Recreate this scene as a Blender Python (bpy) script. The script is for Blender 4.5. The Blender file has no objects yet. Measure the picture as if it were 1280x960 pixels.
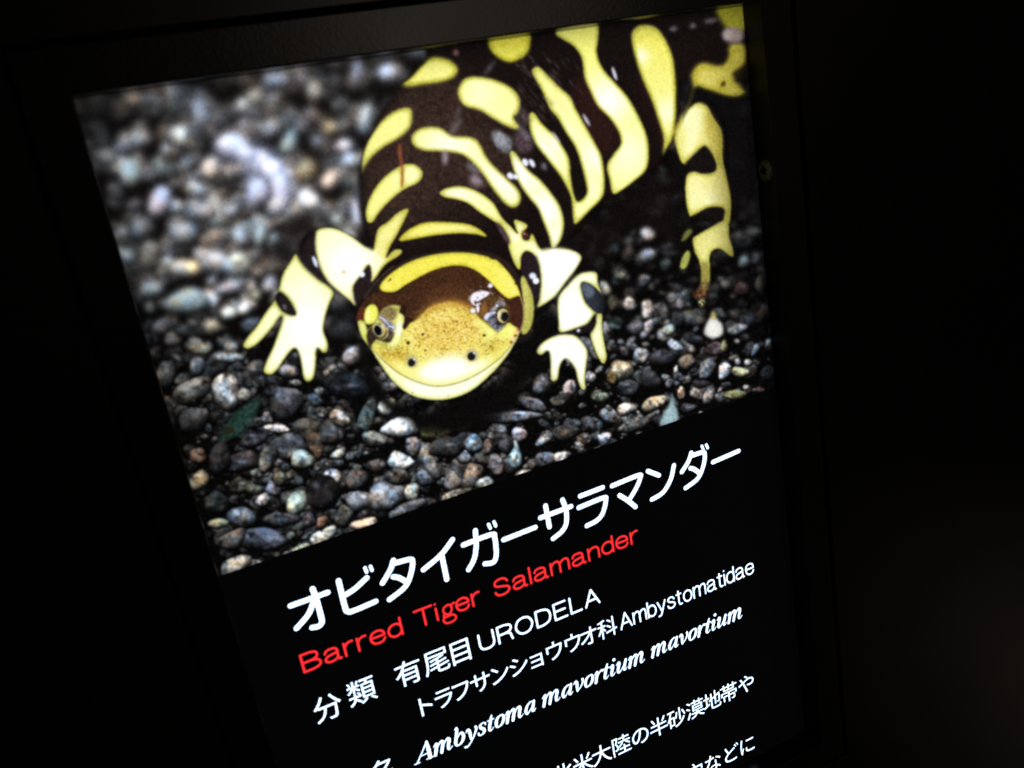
import bpy, math
import numpy as np
from mathutils import Vector, Matrix

# ------------------------------------------------------------------ camera geometry
# the sign stands upright: u runs right (+X), v runs down (-Z), w runs into the wall (+Y)
F_PX = 1058.7475
RX = np.array([0.89841093, -0.26698744, 0.34867679])
RY = np.array([0.16979095, 0.94340266, 0.28489024])
RN = np.cross(RX, RY)
P0 = np.array([-0.22122608, -0.14371621, 0.42741341]) * 0.5
ORG = (-0.105, 0.0, 1.55)
W_PRINT, H_PHOTO, H_PANEL = 0.210, 0.1369, 0.297
DEPTH = 0.0097                       # how deep the lit panel sits in its frame


def world(u, v, w=0.0):
    return (ORG[0] + u, ORG[1] + w, ORG[2] - v)


def to_plane(x, y):
    """a point of the sign's plane for a place in the photograph (1280 x 960)"""
    r = np.array([x - 640.0, y - 480.0, F_PX])
    q = r * (P0 @ RN) / (r @ RN) - P0
    return float(q @ RX), float(q @ RY)


def to_photo(u, v):
    q = P0[:, None] + RX[:, None] * np.ravel(u) + RY[:, None] * np.ravel(v)
    return 640.0 + F_PX * q[0] / q[2], 480.0 + F_PX * q[1] / q[2]


scene = bpy.context.scene
cam_data = bpy.data.cameras.new('camera')
cam = bpy.data.objects.new('camera', cam_data)
scene.collection.objects.link(cam)
cpos = world(-float(P0 @ RX), -float(P0 @ RY), -float(P0 @ RN))
right = Vector((RX[0], RN[0], -RY[0]))
up = Vector((-RX[1], -RN[1], RY[1]))
back = Vector((-RX[2], -RN[2], RY[2]))
m = Matrix((right, up, back)).transposed().to_4x4()
m.translation = Vector(cpos)
cam.matrix_world = m
cam_data.sensor_width = 36.0
cam_data.lens = 36.0 * F_PX / 1280.0
cam_data.clip_start = 0.01
cam_data.clip_end = 50.0
cam_data.dof.use_dof = True
cam_data.dof.focus_distance = 0.46
cam_data.dof.aperture_fstop = 29.8 / 1.5
scene.camera = cam

# ------------------------------------------------------------------ light of the dark room
world_bg = bpy.data.worlds.new('World')
scene.world = world_bg
world_bg.use_nodes = True
bg = world_bg.node_tree.nodes['Background']
bg.inputs[0].default_value = (0.9, 0.8, 0.7, 1)
bg.inputs[1].default_value = 0.0012


def area_lamp(name, pos, target, size, power, colour):
    d = bpy.data.lights.new(name, 'AREA')
    d.shape = 'DISK'
    d.size = size
    d.energy = power
    d.color = colour
    o = bpy.data.objects.new(name, d)
    scene.collection.objects.link(o)
    o.location = pos
    o.rotation_euler = (Vector(target) - Vector(pos)).to_track_quat('-Z', 'Y').to_euler()
    return o


def mirror_spot(px, py, dist):
    """where a lamp hangs in the room whose sheen shows at that place of the frame's face"""
    u, v = to_plane(px, py)
    p = Vector(world(u, v, -DEPTH))
    d = p - Vector(cpos)
    d.y = -d.y
    return p + d.normalized() * dist, p


lp, lt = mirror_spot(545, 26, 1.6)
area_lamp('room_lamp', lp, lt, 0.26, 1.3, (1.0, 0.82, 0.68))
lp, lt = mirror_spot(1290, 830, 1.8)
area_lamp('far_room_lamp', lp, lt, 0.6, 0.16, (1.0, 0.80, 0.68))

scene.view_settings.view_transform = 'Standard'
scene.view_settings.look = 'None'
scene.view_settings.exposure = 0.0
scene.view_settings.gamma = 1.0
scene.view_settings.use_curve_mapping = False


# ------------------------------------------------------------------ materials
def new_mat(name):
    mt = bpy.data.materials.new(name)
    mt.use_nodes = True
    nt = mt.node_tree
    return mt, nt, nt.nodes['Principled BSDF']


def black_paint(name, rough, base, bump=0.12, scale=900.0, spec=0.5):
    mt, nt, p = new_mat(name)
    tc = nt.nodes.new('ShaderNodeTexCoord')
    n1 = nt.nodes.new('ShaderNodeTexNoise'); n1.inputs['Scale'].default_value = scale
    n1.inputs['Detail'].default_value = 4
    n2 = nt.nodes.new('ShaderNodeTexNoise'); n2.inputs['Scale'].default_value = 14.0
    n2.inputs['Detail'].default_value = 6
    nt.links.new(tc.outputs['Object'], n1.inputs['Vector'])
    nt.links.new(tc.outputs['Object'], n2.inputs['Vector'])
    cr = nt.nodes.new('ShaderNodeMapRange')
    cr.inputs['To Min'].default_value = rough - 0.07
    cr.inputs['To Max'].default_value = rough + 0.09
    nt.links.new(n2.outputs['Fac'], cr.inputs['Value'])
    nt.links.new(cr.outputs['Result'], p.inputs['Roughness'])
    mx = nt.nodes.new('ShaderNodeMix'); mx.data_type = 'RGBA'
    mx.inputs['A'].default_value = tuple(c * 0.8 for c in base) + (1,)
    mx.inputs['B'].default_value = tuple(c * 1.25 for c in base) + (1,)
    nt.links.new(n1.outputs['Fac'], mx.inputs['Factor'])
    nt.links.new(mx.outputs['Result'], p.inputs['Base Color'])
    b = nt.nodes.new('ShaderNodeBump'); b.inputs['Strength'].default_value = bump
    b.inputs['Distance'].default_value = 0.0002
    nt.links.new(n1.outputs['Fac'], b.inputs['Height'])
    nt.links.new(b.outputs['Normal'], p.inputs['Normal'])
    p.inputs['Specular IOR Level'].default_value = spec
    return mt


def backlit(name, colour, strength):
    mt, nt, p = new_mat(name)
    p.inputs['Base Color'].default_value = (0.02, 0.02, 0.02, 1)
    p.inputs['Roughness'].default_value = 0.4
    p.inputs['Specular IOR Level'].default_value = 0.2
    p.inputs['Emission Color'].default_value = tuple(colour) + (1,)
    p.inputs['Emission Strength'].default_value = strength
    return mt


MAT_FRAME = black_paint('black_powder_coat', 0.30, (0.005, 0.0046, 0.0043), 0.2, 900.0, 0.24)
MAT_RAIL_ROUGH = black_paint('rough_black_powder_coat', 0.47, (0.008, 0.0078, 0.007), 0.25, 900.0, 0.14)  # rougher, less shiny coat for the right rail, tones down reflected yellow spill
MAT_WALL = black_paint('black_wall_laminate', 0.34, (0.005, 0.0044, 0.004), 0.08, 900.0, 0.22)
MAT_SCREW = black_paint('black_oxide_steel', 0.36, (0.075, 0.075, 0.07), 0.05, 500, 0.6)
MAT_DARK = black_paint('dark_cavity', 0.7, (0.004, 0.004, 0.004), 0.02, 300, 0.2)
MAT_FILM = black_paint('black_film', 0.45, (0.003, 0.003, 0.004), 0.02, 600, 0.1)
_p = MAT_FILM.node_tree.nodes['Principled BSDF']
_p.inputs['Emission Color'].default_value = (0.72, 0.78, 1.0, 1)
_p.inputs['Emission Strength'].default_value = 0.0013     # faint bluish emission sets the black film's tone
MAT_WHITE = backlit('backlit_white_lettering', (0.58, 0.76, 1.0), 2.6)
MAT_RED = backlit('backlit_red_lettering', (1.0, 0.028, 0.034), 1.2)

mt, nt, p = new_mat('backlit_photo_print')
p.inputs['Base Color'].default_value = (0.005, 0.005, 0.005, 1)
p.inputs['Roughness'].default_value = 0.5
p.inputs['Specular IOR Level'].default_value = 0.06
at = nt.nodes.new('ShaderNodeAttribute'); at.attribute_name = 'ink'
nt.links.new(at.outputs['Color'], p.inputs['Emission Color'])
p.inputs['Emission Strength'].default_value = 1.0
MAT_PRINT = mt


# ------------------------------------------------------------------ mesh helpers
def link_mesh(name, verts, faces, mat, parent=None, loc=None, smooth=False):
    me = bpy.data.meshes.new(name)
    me.from_pydata([tuple(v) for v in verts], [], faces)
    me.materials.append(mat)
    me.validate()
    me.update()
    if smooth:
        me.polygons.foreach_set('use_smooth', [True] * len(me.polygons))
    o = bpy.data.objects.new(name, me)
    scene.collection.objects.link(o)
    if loc:
        o.location = loc
    if parent:
        o.parent = parent
    return o


def catmull(pts, closed=False, n=6):
    P = np.array(pts, float)
    N = len(P)
    out = []
    rng_ = range(N) if closed else range(N - 1)
    for i in rng_:
        if closed:
            a, b, c, d = P[i - 1], P[i], P[(i + 1) % N], P[(i + 2) % N]
        else:
            a = P[max(i - 1, 0)]; b = P[i]; c = P[i + 1]; d = P[min(i + 2, N - 1)]
        for k in range(n):
            t = k / n
            out.append(0.5 * ((2 * b) + (-a + c) * t + (2 * a - 5 * b + 4 * c - d) * t * t
                              + (-a + 3 * b - 3 * c + d) * t ** 3))
    if not closed:
        out.append(P[-1])
    return np.array(out)

# ------------------------------------------------------------------ the wall and the sign's frame
def box(name, u0, u1, v0, v1, w0, w1, mat, parent=None, bev=0.0):
    import bmesh
    bm = bmesh.new()
    bmesh.ops.create_cube(bm, size=1.0)
    for vtx in bm.verts:
        vtx.co = Vector(((u0 + u1) / 2 + vtx.co.x * (u1 - u0),
                         (w0 + w1) / 2 + vtx.co.y * (w1 - w0),
                         -(v0 + v1) / 2 + vtx.co.z * (v1 - v0)))
    if bev:
        bmesh.ops.bevel(bm, geom=bm.edges[:], offset=bev, segments=2, affect='EDGES', profile=0.6)
    me = bpy.data.meshes.new(name)
    bm.to_mesh(me)
    bm.free()
    me.materials.append(mat)
    o = bpy.data.objects.new(name, me)
    scene.collection.objects.link(o)
    if parent:
        o.parent = parent
    else:
        o.location = ORG
    return o


RAIL = 0.0113
GAP = 0.0013
U0, U1, V0, V1 = -RAIL, W_PRINT + 0.0121, -RAIL, H_PANEL + RAIL
root = bpy.data.objects.new('lightbox_sign', None)
scene.collection.objects.link(root)
root.location = ORG
root['label'] = 'black framed backlit sign with salamander picture above white and red lettering'
root['category'] = 'sign'

# black wall boards round the frame: one sheet with an opening
wf, wb = -DEPTH - 0.0002, 0.03
o0, o1, p0, p1 = U0 - GAP, U1 + GAP, V0 - GAP, V1 + GAP
R = 0.9
ring_o = [(-R, -R), (R, -R), (R, R), (-R, R)]
ring_i = [(o0, p0), (o1, p0), (o1, p1), (o0, p1)]
e = 0.0005
ring_b = [(o0 - e, p0 - e), (o1 + e, p0 - e), (o1 + e, p1 + e), (o0 - e, p1 + e)]
V = [(a, wf, -b) for a, b in ring_o] + [(a, wf, -b) for a, b in ring_b] + \
    [(a, wf + e, -b) for a, b in ring_i] + [(a, wb, -b) for a, b in ring_i] + [(a, wb, -b) for a, b in ring_o]
Fc = []
for i in range(4):
    j = (i + 1) % 4
    Fc += [(i, j, 4 + j, 4 + i), (4 + i, 4 + j, 8 + j, 8 + i), (8 + i, 8 + j, 12 + j, 12 + i),
           (12 + i, 12 + j, 16 + j, 16 + i), (16 + i, 16 + j, j, i)]
wall = link_mesh('wall', V, Fc, MAT_WALL, loc=ORG)
wall['kind'] = 'structure'
box('housing', o0 + 0.0004, o1 - 0.0004, p0 + 0.0004, p1 - 0.0004, 0.006, 0.03, MAT_DARK, root)


def rail(name, side):
    """a mitred bar of the frame with its rounded front edges"""
    b = 0.00045
    # cross-section: (distance outward from the opening, w)
    prof = [(0, 0.0055), (0, -DEPTH + b), (b * 0.3, -DEPTH + b * 0.3), (b, -DEPTH),
            (RAIL - b, -DEPTH), (RAIL - b * 0.3, -DEPTH + b * 0.3), (RAIL, -DEPTH + b), (RAIL, 0.0055)]
    A, B, C_, D_ = 0.0, W_PRINT, 0.0, H_PANEL
    rr = (U1 - W_PRINT) / RAIL
    verts = []
    for d, w in prof:
        l, r, t, bt = A - d, B + d * rr, C_ - d, D_ + d
        ends = {'top': ((l, t), (r, t)), 'bottom': ((r, bt), (l, bt)),
                'left': ((l, bt), (l, t)), 'right': ((r, t), (r, bt))}[side]
        for (u, v) in ends:
            verts.append((u, w, -v))
    n = len(prof)
    faces = [(2 * i, 2 * i + 1, 2 * i + 3, 2 * i + 2) for i in range(n - 1)]
    faces.append((2 * n - 2, 2 * n - 1, 1, 0))
    faces.append(tuple(2 * i for i in range(n)))
    faces.append(tuple(2 * i + 1 for i in reversed(range(n))))
    return link_mesh('frame_rail', verts, faces, MAT_RAIL_ROUGH if side == 'right' else MAT_FRAME, root)


for s in ('top', 'bottom', 'left', 'right'):
    rail('frame_rail', s)


# the screw in the inner side of the right rail, facing the print
def screw(v, w, r):
    N = 48
    ang = [2 * math.pi * k / N for k in range(N)]
    star = [r * (0.42 + 0.13 * math.cos(4 * a + 0.5)) for a in ang]
    rings = [([r * 1.22] * N, 0.00004), ([r * 1.16] * N, 0.0003), ([r * 1.02] * N, 0.00032),
             ([r * 1.0] * N, 0.0006), ([r * 0.86] * N, 0.00085), ([r * 0.7] * N, 0.0009),
             (star, 0.00088), ([s * 0.9 for s in star], -0.0004)]
    V = []
    for rad, h in rings:
        for k, a in enumerate(ang):
            V.append((W_PRINT - h, w + rad[k] * math.cos(a), -v + rad[k] * math.sin(a)))
    Fs = []
    for i in range(len(rings) - 1):
        for k in range(N):
            k2 = (k + 1) % N
            Fs.append((i * N + k, i * N + k2, (i + 1) * N + k2, (i + 1) * N + k))
    head = link_mesh('screw', V, Fs, MAT_SCREW, root)
    base = (len(rings) - 1) * N
    rec = link_mesh('drive_recess', [V[base + k] for k in range(N)], [tuple(range(N))], MAT_DARK, head)
    rec.location = (-0.00005, 0, 0)
    return head


screw(0.0549, -0.0048, 0.0031)

# the black part of the film under the photograph, and a dark backing sheet
link_mesh('printed_film', [(0, 0, -H_PHOTO), (W_PRINT, 0, -H_PHOTO), (W_PRINT, 0, -H_PANEL), (0, 0, -H_PANEL)],
          [(3, 2, 1, 0)], MAT_FILM, root)

GLYPHS = {
'有': (1001, '391,840 378,797 364,754 347,710 63,710 63,640 316,640 274,562 226,489 171,420 109,358 40,304 56,287 74,266 88,246 149,294 204,348 255,406 255,-79 329,-79 329,119 748,119 748,15 746,3 740,-3 726,-6 695,-7 643,-7 580,-5 590,-29 599,-54 605,-77 681,-77 739,-75 779,-66 805,-49 819,-23 822,14 822,524 336,524 358,562 378,601 397,640 939,640 939,710 427,710 442,748 455,785 467,822 / 329,289 748,289 748,184 329,184 / 329,353 329,456 748,456 748,353'),
'尾': (1001, '209,727 810,727 810,615 209,615 / 133,792 133,499 131,397 124,286 107,172 77,61 31,-40 54,-50 78,-64 98,-78 147,29 179,148 198,271 207,390 209,499 209,550 885,550 885,792 / 218,143 229,79 486,120 486,49 498,-20 539,-55 620,-64 824,-64 892,-51 929,-6 945,85 922,92 898,102 877,114 870,44 853,12 819,4 625,4 584,7 565,21 560,49 560,131 927,189 915,250 560,196 560,287 856,333 844,394 560,351 560,439 643,457 720,477 788,498 725,547 652,524 563,503 464,483 360,465 256,450 264,433 272,413 277,395 346,404 416,414 486,426 486,340 251,304 262,241 486,276 486,184'),
'目': (1001, '233,470 759,470 759,305 233,305 / 233,542 233,704 759,704 759,542 / 233,233 759,233 759,67 233,67 / 158,778 158,-74 233,-74 233,-6 759,-6 759,-74 837,-74 837,778'),
'分': (1001, '673,822 604,794 652,704 709,615 771,531 836,455 900,393 919,415 940,438 961,456 897,511 833,580 772,658 717,740 / 324,820 284,730 235,646 178,568 114,500 44,442 66,424 90,403 108,384 135,407 161,431 187,457 187,388 380,388 361,288 328,194 272,109 187,37 65,-19 83,-38 99,-62 111,-83 243,-18 336,66 398,163 437,272 459,388 731,388 724,256 716,156 706,85 694,39 680,14 669,6 656,3 637,2 603,2 550,4 487,8 499,-16 508,-42 512,-67 574,-70 628,-71 670,-69 701,-64 726,-53 748,-34 767,-1 781,56 793,143 802,264 811,426 812,440 812,455 812,462 192,462 242,520 288,583 332,651 370,723 404,798'),
'類': (1001, '329,359 364,331 396,301 421,274 466,308 441,335 407,364 373,390 / 399,813 383,773 362,730 342,690 392,672 415,708 439,749 462,793 / 72,789 96,750 116,709 128,671 184,694 171,731 150,772 125,810 / 583,421 853,421 853,324 583,324 / 583,268 853,268 853,170 583,170 / 583,573 853,573 853,477 583,477 / 606,92 554,47 485,3 411,-32 429,-47 447,-65 461,-82 537,-45 611,3 671,54 / 753,50 815,7 875,-39 921,-81 979,-40 931,2 869,47 807,88 / 230,365 230,273 52,273 52,209 227,209 204,134 146,60 35,-6 50,-23 65,-44 77,-63 169,-11 231,46 270,107 325,66 375,24 415,-12 465,39 415,80 353,127 290,172 296,209 478,209 478,273 298,273 298,365 / 231,827 231,654 51,654 51,593 202,593 152,532 94,477 33,436 49,421 66,403 79,386 132,426 184,479 231,538 231,390 297,390 297,520 349,481 400,441 438,410 480,464 429,498 356,545 297,580 297,593 474,593 474,654 297,654 297,827 / 514,632 514,111 925,111 925,632 720,632 731,662 741,694 751,727 957,727 957,793 482,793 482,727 670,727 664,696 657,663 649,632'),
'ト': (1001, '337,88 336,48 334,7 330,-30 427,-30 424,8 422,51 421,88 420,418 493,394 575,363 660,329 741,293 813,257 847,342 775,376 690,412 597,447 505,480 420,507 420,670 421,704 424,740 427,774 329,774 334,740 336,703 337,670'),
'ラ': (1001, '231,745 231,662 260,664 290,665 321,665 713,665 747,665 778,664 805,662 805,745 778,742 747,741 714,740 321,740 289,741 259,742 / 878,481 821,517 807,512 788,510 766,509 239,509 210,510 177,512 141,515 141,431 177,433 211,434 239,434 770,434 745,359 705,283 651,213 596,162 531,118 460,81 382,52 299,30 361,-41 437,-17 512,15 584,55 654,106 719,168 784,256 831,353 865,452 868,461 873,471'),
'フ': (1001, '861,665 800,704 781,701 763,699 747,699 245,699 211,700 176,702 145,705 145,617 174,618 207,620 245,620 756,620 744,558 725,490 698,420 665,354 625,294 571,233 508,177 432,128 342,87 235,53 303,-22 406,17 495,64 573,118 639,179 697,246 741,314 778,390 807,470 830,546 846,615 850,634 855,650'),
'サ': (1001, '67,578 67,491 89,492 125,494 167,494 275,494 275,333 274,295 273,262 271,242 359,242 358,262 356,295 355,333 355,494 640,494 640,453 629,307 597,199 542,120 465,62 367,17 434,-46 552,20 634,99 686,196 713,314 720,459 720,494 830,494 871,494 903,493 922,492 922,576 902,574 871,572 830,571 720,571 720,696 721,733 724,761 725,778 635,778 637,761 639,733 640,696 640,571 355,571 355,699 356,732 358,757 360,772 271,772 273,748 275,722 275,699 275,571 167,571 124,573 88,576'),
'ン': (1001, '227,733 170,672 256,607 349,529 419,463 482,526 407,594 312,671 / 141,63 194,-19 289,3 375,31 453,63 524,99 587,136 674,198 751,266 819,340 877,416 923,492 875,577 833,501 777,422 709,345 630,272 541,209 480,174 410,140 330,109 241,83'),
'シ': (1001, '301,768 256,701 327,657 407,605 471,559 518,627 456,671 374,724 / 151,53 197,-28 258,-14 325,7 396,32 465,62 529,96 622,156 708,224 787,297 856,374 913,454 865,536 811,453 745,374 668,299 582,231 486,170 423,137 356,109 287,86 218,67 / 150,543 106,475 178,434 259,383 324,338 370,408 307,450 224,501'),
'ョ': (1001, '211,62 211,-18 233,-17 262,-17 294,-16 696,-16 695,-56 774,-56 773,-39 773,-20 772,-2 772,496 772,515 773,533 773,547 757,546 735,546 712,545 325,545 291,546 252,547 223,549 223,471 252,472 291,474 325,474 696,474 696,308 334,308 300,309 269,310 245,311 245,234 270,235 301,236 335,236 696,236 696,58 293,58 260,59 232,60'),
'ウ': (1001, '882,607 828,641 813,637 791,634 759,633 535,633 535,726 536,748 537,773 541,801 445,801 448,773 450,748 450,726 450,633 229,633 196,634 165,635 136,637 138,612 139,585 139,560 139,384 139,363 138,341 136,320 223,320 221,339 219,360 219,380 219,559 778,559 762,464 730,361 683,267 608,180 513,111 412,66 379,55 343,45 308,38 373,-37 477,-1 570,47 650,104 716,171 769,246 817,349 849,455 867,547 872,568 877,589'),
'オ': (1001, '86,141 144,76 250,140 351,215 443,296 521,376 581,451 584,88 581,66 570,52 547,48 505,49 456,53 406,60 413,-22 465,-25 520,-27 573,-28 624,-19 654,8 664,52 663,135 662,230 661,330 659,431 657,526 816,526 843,526 872,525 898,524 898,608 873,606 842,603 813,602 656,602 654,699 655,727 657,755 660,783 567,783 571,761 573,733 576,699 579,602 215,602 184,603 153,605 123,608 123,523 154,525 184,526 217,526 546,526 488,450 409,367 313,285 204,208'),
'科': (1001, '503,727 564,681 621,631 663,585 715,633 671,679 613,728 551,771 / 463,466 530,419 593,367 640,319 690,368 642,415 578,466 510,510 / 372,826 281,795 169,767 53,745 61,727 69,706 74,687 119,694 165,701 212,709 212,558 43,558 43,488 202,488 175,418 142,348 106,281 67,221 28,172 42,151 56,126 67,103 118,176 168,266 212,365 212,-78 286,-78 286,387 322,334 356,280 379,238 425,296 386,347 331,416 286,469 286,488 434,488 434,558 286,558 286,725 334,738 378,752 418,766 / 422,190 433,118 762,172 762,-78 836,-78 836,185 965,206 954,275 836,256 836,841 762,841 762,244'),
'学': (1001, '460,347 460,275 60,275 60,204 460,204 460,14 458,2 451,-4 435,-7 400,-8 342,-7 269,-6 282,-29 294,-54 302,-78 382,-77 443,-73 487,-65 516,-51 532,-25 536,13 536,204 945,204 945,275 536,275 536,315 627,360 711,412 784,469 735,506 719,502 228,502 228,436 635,436 580,403 520,372 / 424,824 454,774 481,722 500,674 280,674 318,693 294,737 259,785 221,830 159,802 192,761 222,716 246,674 80,674 80,475 152,475 152,606 853,606 853,475 928,475 928,674 763,674 797,717 830,762 861,808 785,834 757,781 721,726 683,674 520,674 572,694 553,743 524,797 490,849'),
'名': (1001, '263,529 316,491 369,448 417,406 346,371 272,340 197,313 122,291 47,273 62,252 76,227 86,204 141,218 197,234 252,253 252,-79 327,-79 327,-27 773,-27 773,-79 849,-79 849,340 451,340 548,398 638,464 718,538 788,622 844,713 794,744 781,740 427,740 450,769 472,797 492,826 406,843 364,784 309,724 242,665 161,609 69,559 88,542 107,521 122,501 212,553 291,611 361,671 733,671 665,588 582,512 487,445 435,488 377,532 321,572 / 773,42 327,42 327,271 773,271'),
'北': (1001, '34,122 68,48 146,80 232,117 322,155 322,-71 398,-71 398,822 322,822 322,586 64,586 64,511 322,511 322,230 216,189 117,152 / 891,668 821,609 735,547 643,488 643,821 565,821 565,80 576,-3 614,-45 687,-57 848,-57 923,-33 960,45 974,190 951,198 926,211 903,226 895,98 877,34 842,16 695,16 662,21 647,39 643,79 643,410 708,447 772,485 835,524 894,563 947,602'),
'米': (1001, '813,791 771,705 719,616 667,539 731,509 785,583 842,669 894,758 / 116,753 172,673 221,590 253,516 327,549 292,623 241,705 184,782 / 459,839 459,455 58,455 58,380 400,380 342,296 272,216 196,143 116,79 35,29 54,10 74,-13 91,-34 171,22 251,90 327,168 398,253 459,343 459,-80 538,-80 538,346 601,258 673,174 751,97 831,30 911,-25 928,-3 948,21 968,39 887,88 807,150 729,221 659,299 598,380 941,380 941,455 538,455 538,839'),
'大': (1001, '461,839 460,754 457,657 446,553 62,553 62,476 433,476 401,362 351,252 277,149 176,58 43,-16 64,-35 85,-57 100,-78 231,-2 333,90 409,193 464,304 501,419 554,289 620,172 700,71 794,-13 902,-78 918,-54 938,-29 958,-8 849,52 756,134 677,234 613,349 563,476 942,476 942,553 526,553 536,656 541,752 542,839'),
'陸': (1001, '547,483 487,426 422,377 359,337 399,277 464,324 531,380 594,442 / 701,440 770,393 838,343 893,299 933,352 876,396 806,444 739,488 / 78,800 78,-77 145,-77 145,732 279,732 256,660 229,581 200,505 255,429 283,361 290,302 288,273 281,248 269,232 260,227 250,224 238,223 221,223 201,223 180,224 189,203 195,179 198,158 222,157 245,157 266,159 285,163 303,169 318,178 341,205 353,245 357,295 350,361 323,434 268,514 302,598 336,688 367,773 318,803 307,800 / 604,840 604,742 399,742 399,677 604,677 604,563 360,563 360,496 942,496 942,563 678,563 678,677 901,677 901,742 678,742 678,840 / 604,347 604,224 390,224 390,158 604,158 604,11 297,11 297,-57 958,-57 958,11 678,11 678,158 905,158 905,224 678,224 678,347'),
'の': (1001, '476,642 462,550 443,459 420,372 369,236 318,160 269,136 222,155 183,215 166,318 180,402 220,484 284,557 370,612 / 559,644 652,623 727,579 781,517 815,440 826,353 812,258 774,182 717,123 648,81 572,56 547,51 518,47 486,43 533,-31 663,0 768,56 845,134 892,233 908,350 891,466 841,567 761,647 655,699 525,718 386,697 266,637 172,548 110,437 88,311 114,169 180,77 266,44 320,57 371,94 417,157 460,244 499,355 524,451 544,548'),
'半': (1001, '147,787 194,710 234,630 262,561 334,592 305,661 263,739 215,814 / 779,817 744,739 700,658 656,587 722,561 767,629 814,709 858,789 / 458,841 458,516 118,516 118,442 458,442 458,281 53,281 53,206 458,206 458,-78 536,-78 536,206 948,206 948,281 536,281 536,442 890,442 890,516 536,516 536,841'),
'砂': (1001, '496,670 478,561 452,456 419,368 440,360 463,348 482,337 516,430 544,540 566,657 / 778,662 824,569 863,473 889,387 958,412 931,497 890,592 842,684 / 842,351 790,244 718,155 626,83 513,28 378,-11 394,-31 409,-55 420,-77 562,-30 682,32 780,113 857,211 912,330 / 639,840 639,221 710,221 710,840 / 54,787 54,718 186,718 165,628 138,542 106,462 69,390 25,328 38,303 50,272 58,247 83,280 107,315 129,352 129,-34 196,-34 196,46 391,46 391,479 188,479 214,556 237,636 257,718 418,718 418,787 / 196,411 324,411 324,113 196,113'),
'漠': (1001, '434,417 814,417 814,345 434,345 / 434,542 814,542 814,472 434,472 / 88,767 146,727 202,683 244,642 294,698 250,737 193,779 135,817 / 42,500 101,464 159,424 204,386 250,445 204,481 146,518 87,551 / 63,-10 130,-53 159,5 189,69 219,134 248,200 274,264 214,307 185,239 153,170 122,103 91,42 / 706,840 706,757 542,757 542,840 470,840 470,757 316,757 316,693 470,693 470,618 542,618 542,693 706,693 706,618 778,618 778,693 947,693 947,757 778,757 778,840 / 364,599 364,289 581,289 577,260 572,233 566,206 297,206 297,142 542,142 487,72 397,18 263,-20 278,-38 292,-61 302,-81 404,-52 485,-16 546,29 591,81 622,142 661,79 711,24 771,-20 842,-56 922,-81 935,-59 951,-37 968,-18 855,15 763,69 696,142 951,142 951,206 641,206 647,233 652,260 655,289 887,289 887,599'),
'地': (1001, '429,747 429,473 321,428 349,361 429,395 429,79 442,-5 488,-46 577,-57 824,-57 904,-40 946,16 964,125 942,131 918,141 897,153 888,65 866,22 821,11 580,11 530,16 507,35 501,77 501,426 635,483 635,143 706,143 706,513 846,573 846,430 843,329 839,277 833,260 823,252 809,250 793,250 768,251 742,252 750,232 756,208 760,186 791,187 824,189 854,194 880,205 899,226 909,260 913,296 916,356 917,434 918,530 918,637 922,651 869,671 855,660 840,646 706,590 706,840 635,840 635,560 501,504 501,747 / 33,154 63,79 159,122 264,169 372,219 355,286 241,238 241,528 359,528 359,599 241,599 241,828 170,828 170,599 42,599 42,528 170,528 170,208 120,188 74,170'),
'帯': (1001, '78,449 78,250 149,250 149,387 460,387 460,281 191,281 191,-6 264,-6 264,219 460,219 460,-80 534,-80 534,219 749,219 749,73 748,64 742,60 732,58 708,57 668,58 617,59 627,38 635,16 641,-6 704,-5 752,-2 786,6 809,20 820,41 823,73 823,281 534,281 534,387 850,387 850,250 923,250 923,449 / 461,572 287,572 287,671 461,671 / 534,572 534,671 714,671 714,572 / 51,735 51,671 216,671 216,511 788,511 788,671 951,671 951,735 788,735 788,834 714,834 714,735 534,735 534,840 461,840 461,735 287,735 287,834 216,834 216,735'),
'や': (1001, '555,635 612,680 565,725 510,772 465,807 408,766 457,727 509,679 / 60,429 98,347 151,373 217,405 291,441 329,358 362,276 393,191 420,106 445,23 465,-52 551,-29 528,45 499,131 467,221 433,310 399,391 361,474 478,524 590,561 688,575 769,559 818,518 833,462 817,396 767,348 678,330 627,335 579,346 536,362 533,284 577,271 628,260 683,256 812,283 888,355 913,458 886,555 809,622 690,646 624,640 553,624 479,600 404,571 330,539 311,581 291,620 272,654 260,676 247,701 237,721 155,688 172,666 189,640 204,617 222,586 241,549 261,507 218,488 178,471 142,456 119,448 90,438'),
'穴': (1001, '319,425 287,315 244,214 190,123 126,45 51,-20 72,-37 95,-58 112,-76 189,-5 256,81 314,179 361,289 397,410 / 688,424 617,403 659,290 710,181 769,81 835,-6 905,-77 922,-55 942,-33 962,-15 894,48 831,127 774,219 726,320 / 404,815 440,760 472,703 497,653 86,653 86,416 160,416 160,580 842,580 842,416 920,416 920,653 500,653 572,681 546,730 511,786 474,840'),
'な': (1001, '887,458 932,524 867,568 781,617 699,657 658,596 735,557 819,508 / 622,165 623,120 613,70 578,34 512,21 447,31 409,59 396,100 412,141 455,170 519,180 555,178 589,173 / 687,485 609,485 612,406 616,319 620,233 589,239 556,242 522,243 420,225 349,173 322,93 350,12 421,-36 522,-51 623,-31 679,21 697,94 696,136 758,100 812,61 858,21 901,89 843,134 774,177 693,213 686,377 686,412 686,447 / 451,794 363,802 358,746 346,687 332,629 293,627 256,625 219,624 177,625 136,627 97,631 102,556 141,555 181,554 219,553 248,554 278,555 308,556 276,482 237,402 192,322 144,247 94,182 171,142 220,214 268,297 314,386 355,477 389,564 454,574 515,587 571,601 569,676 517,661 465,649 412,639 427,697 441,751'),
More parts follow.
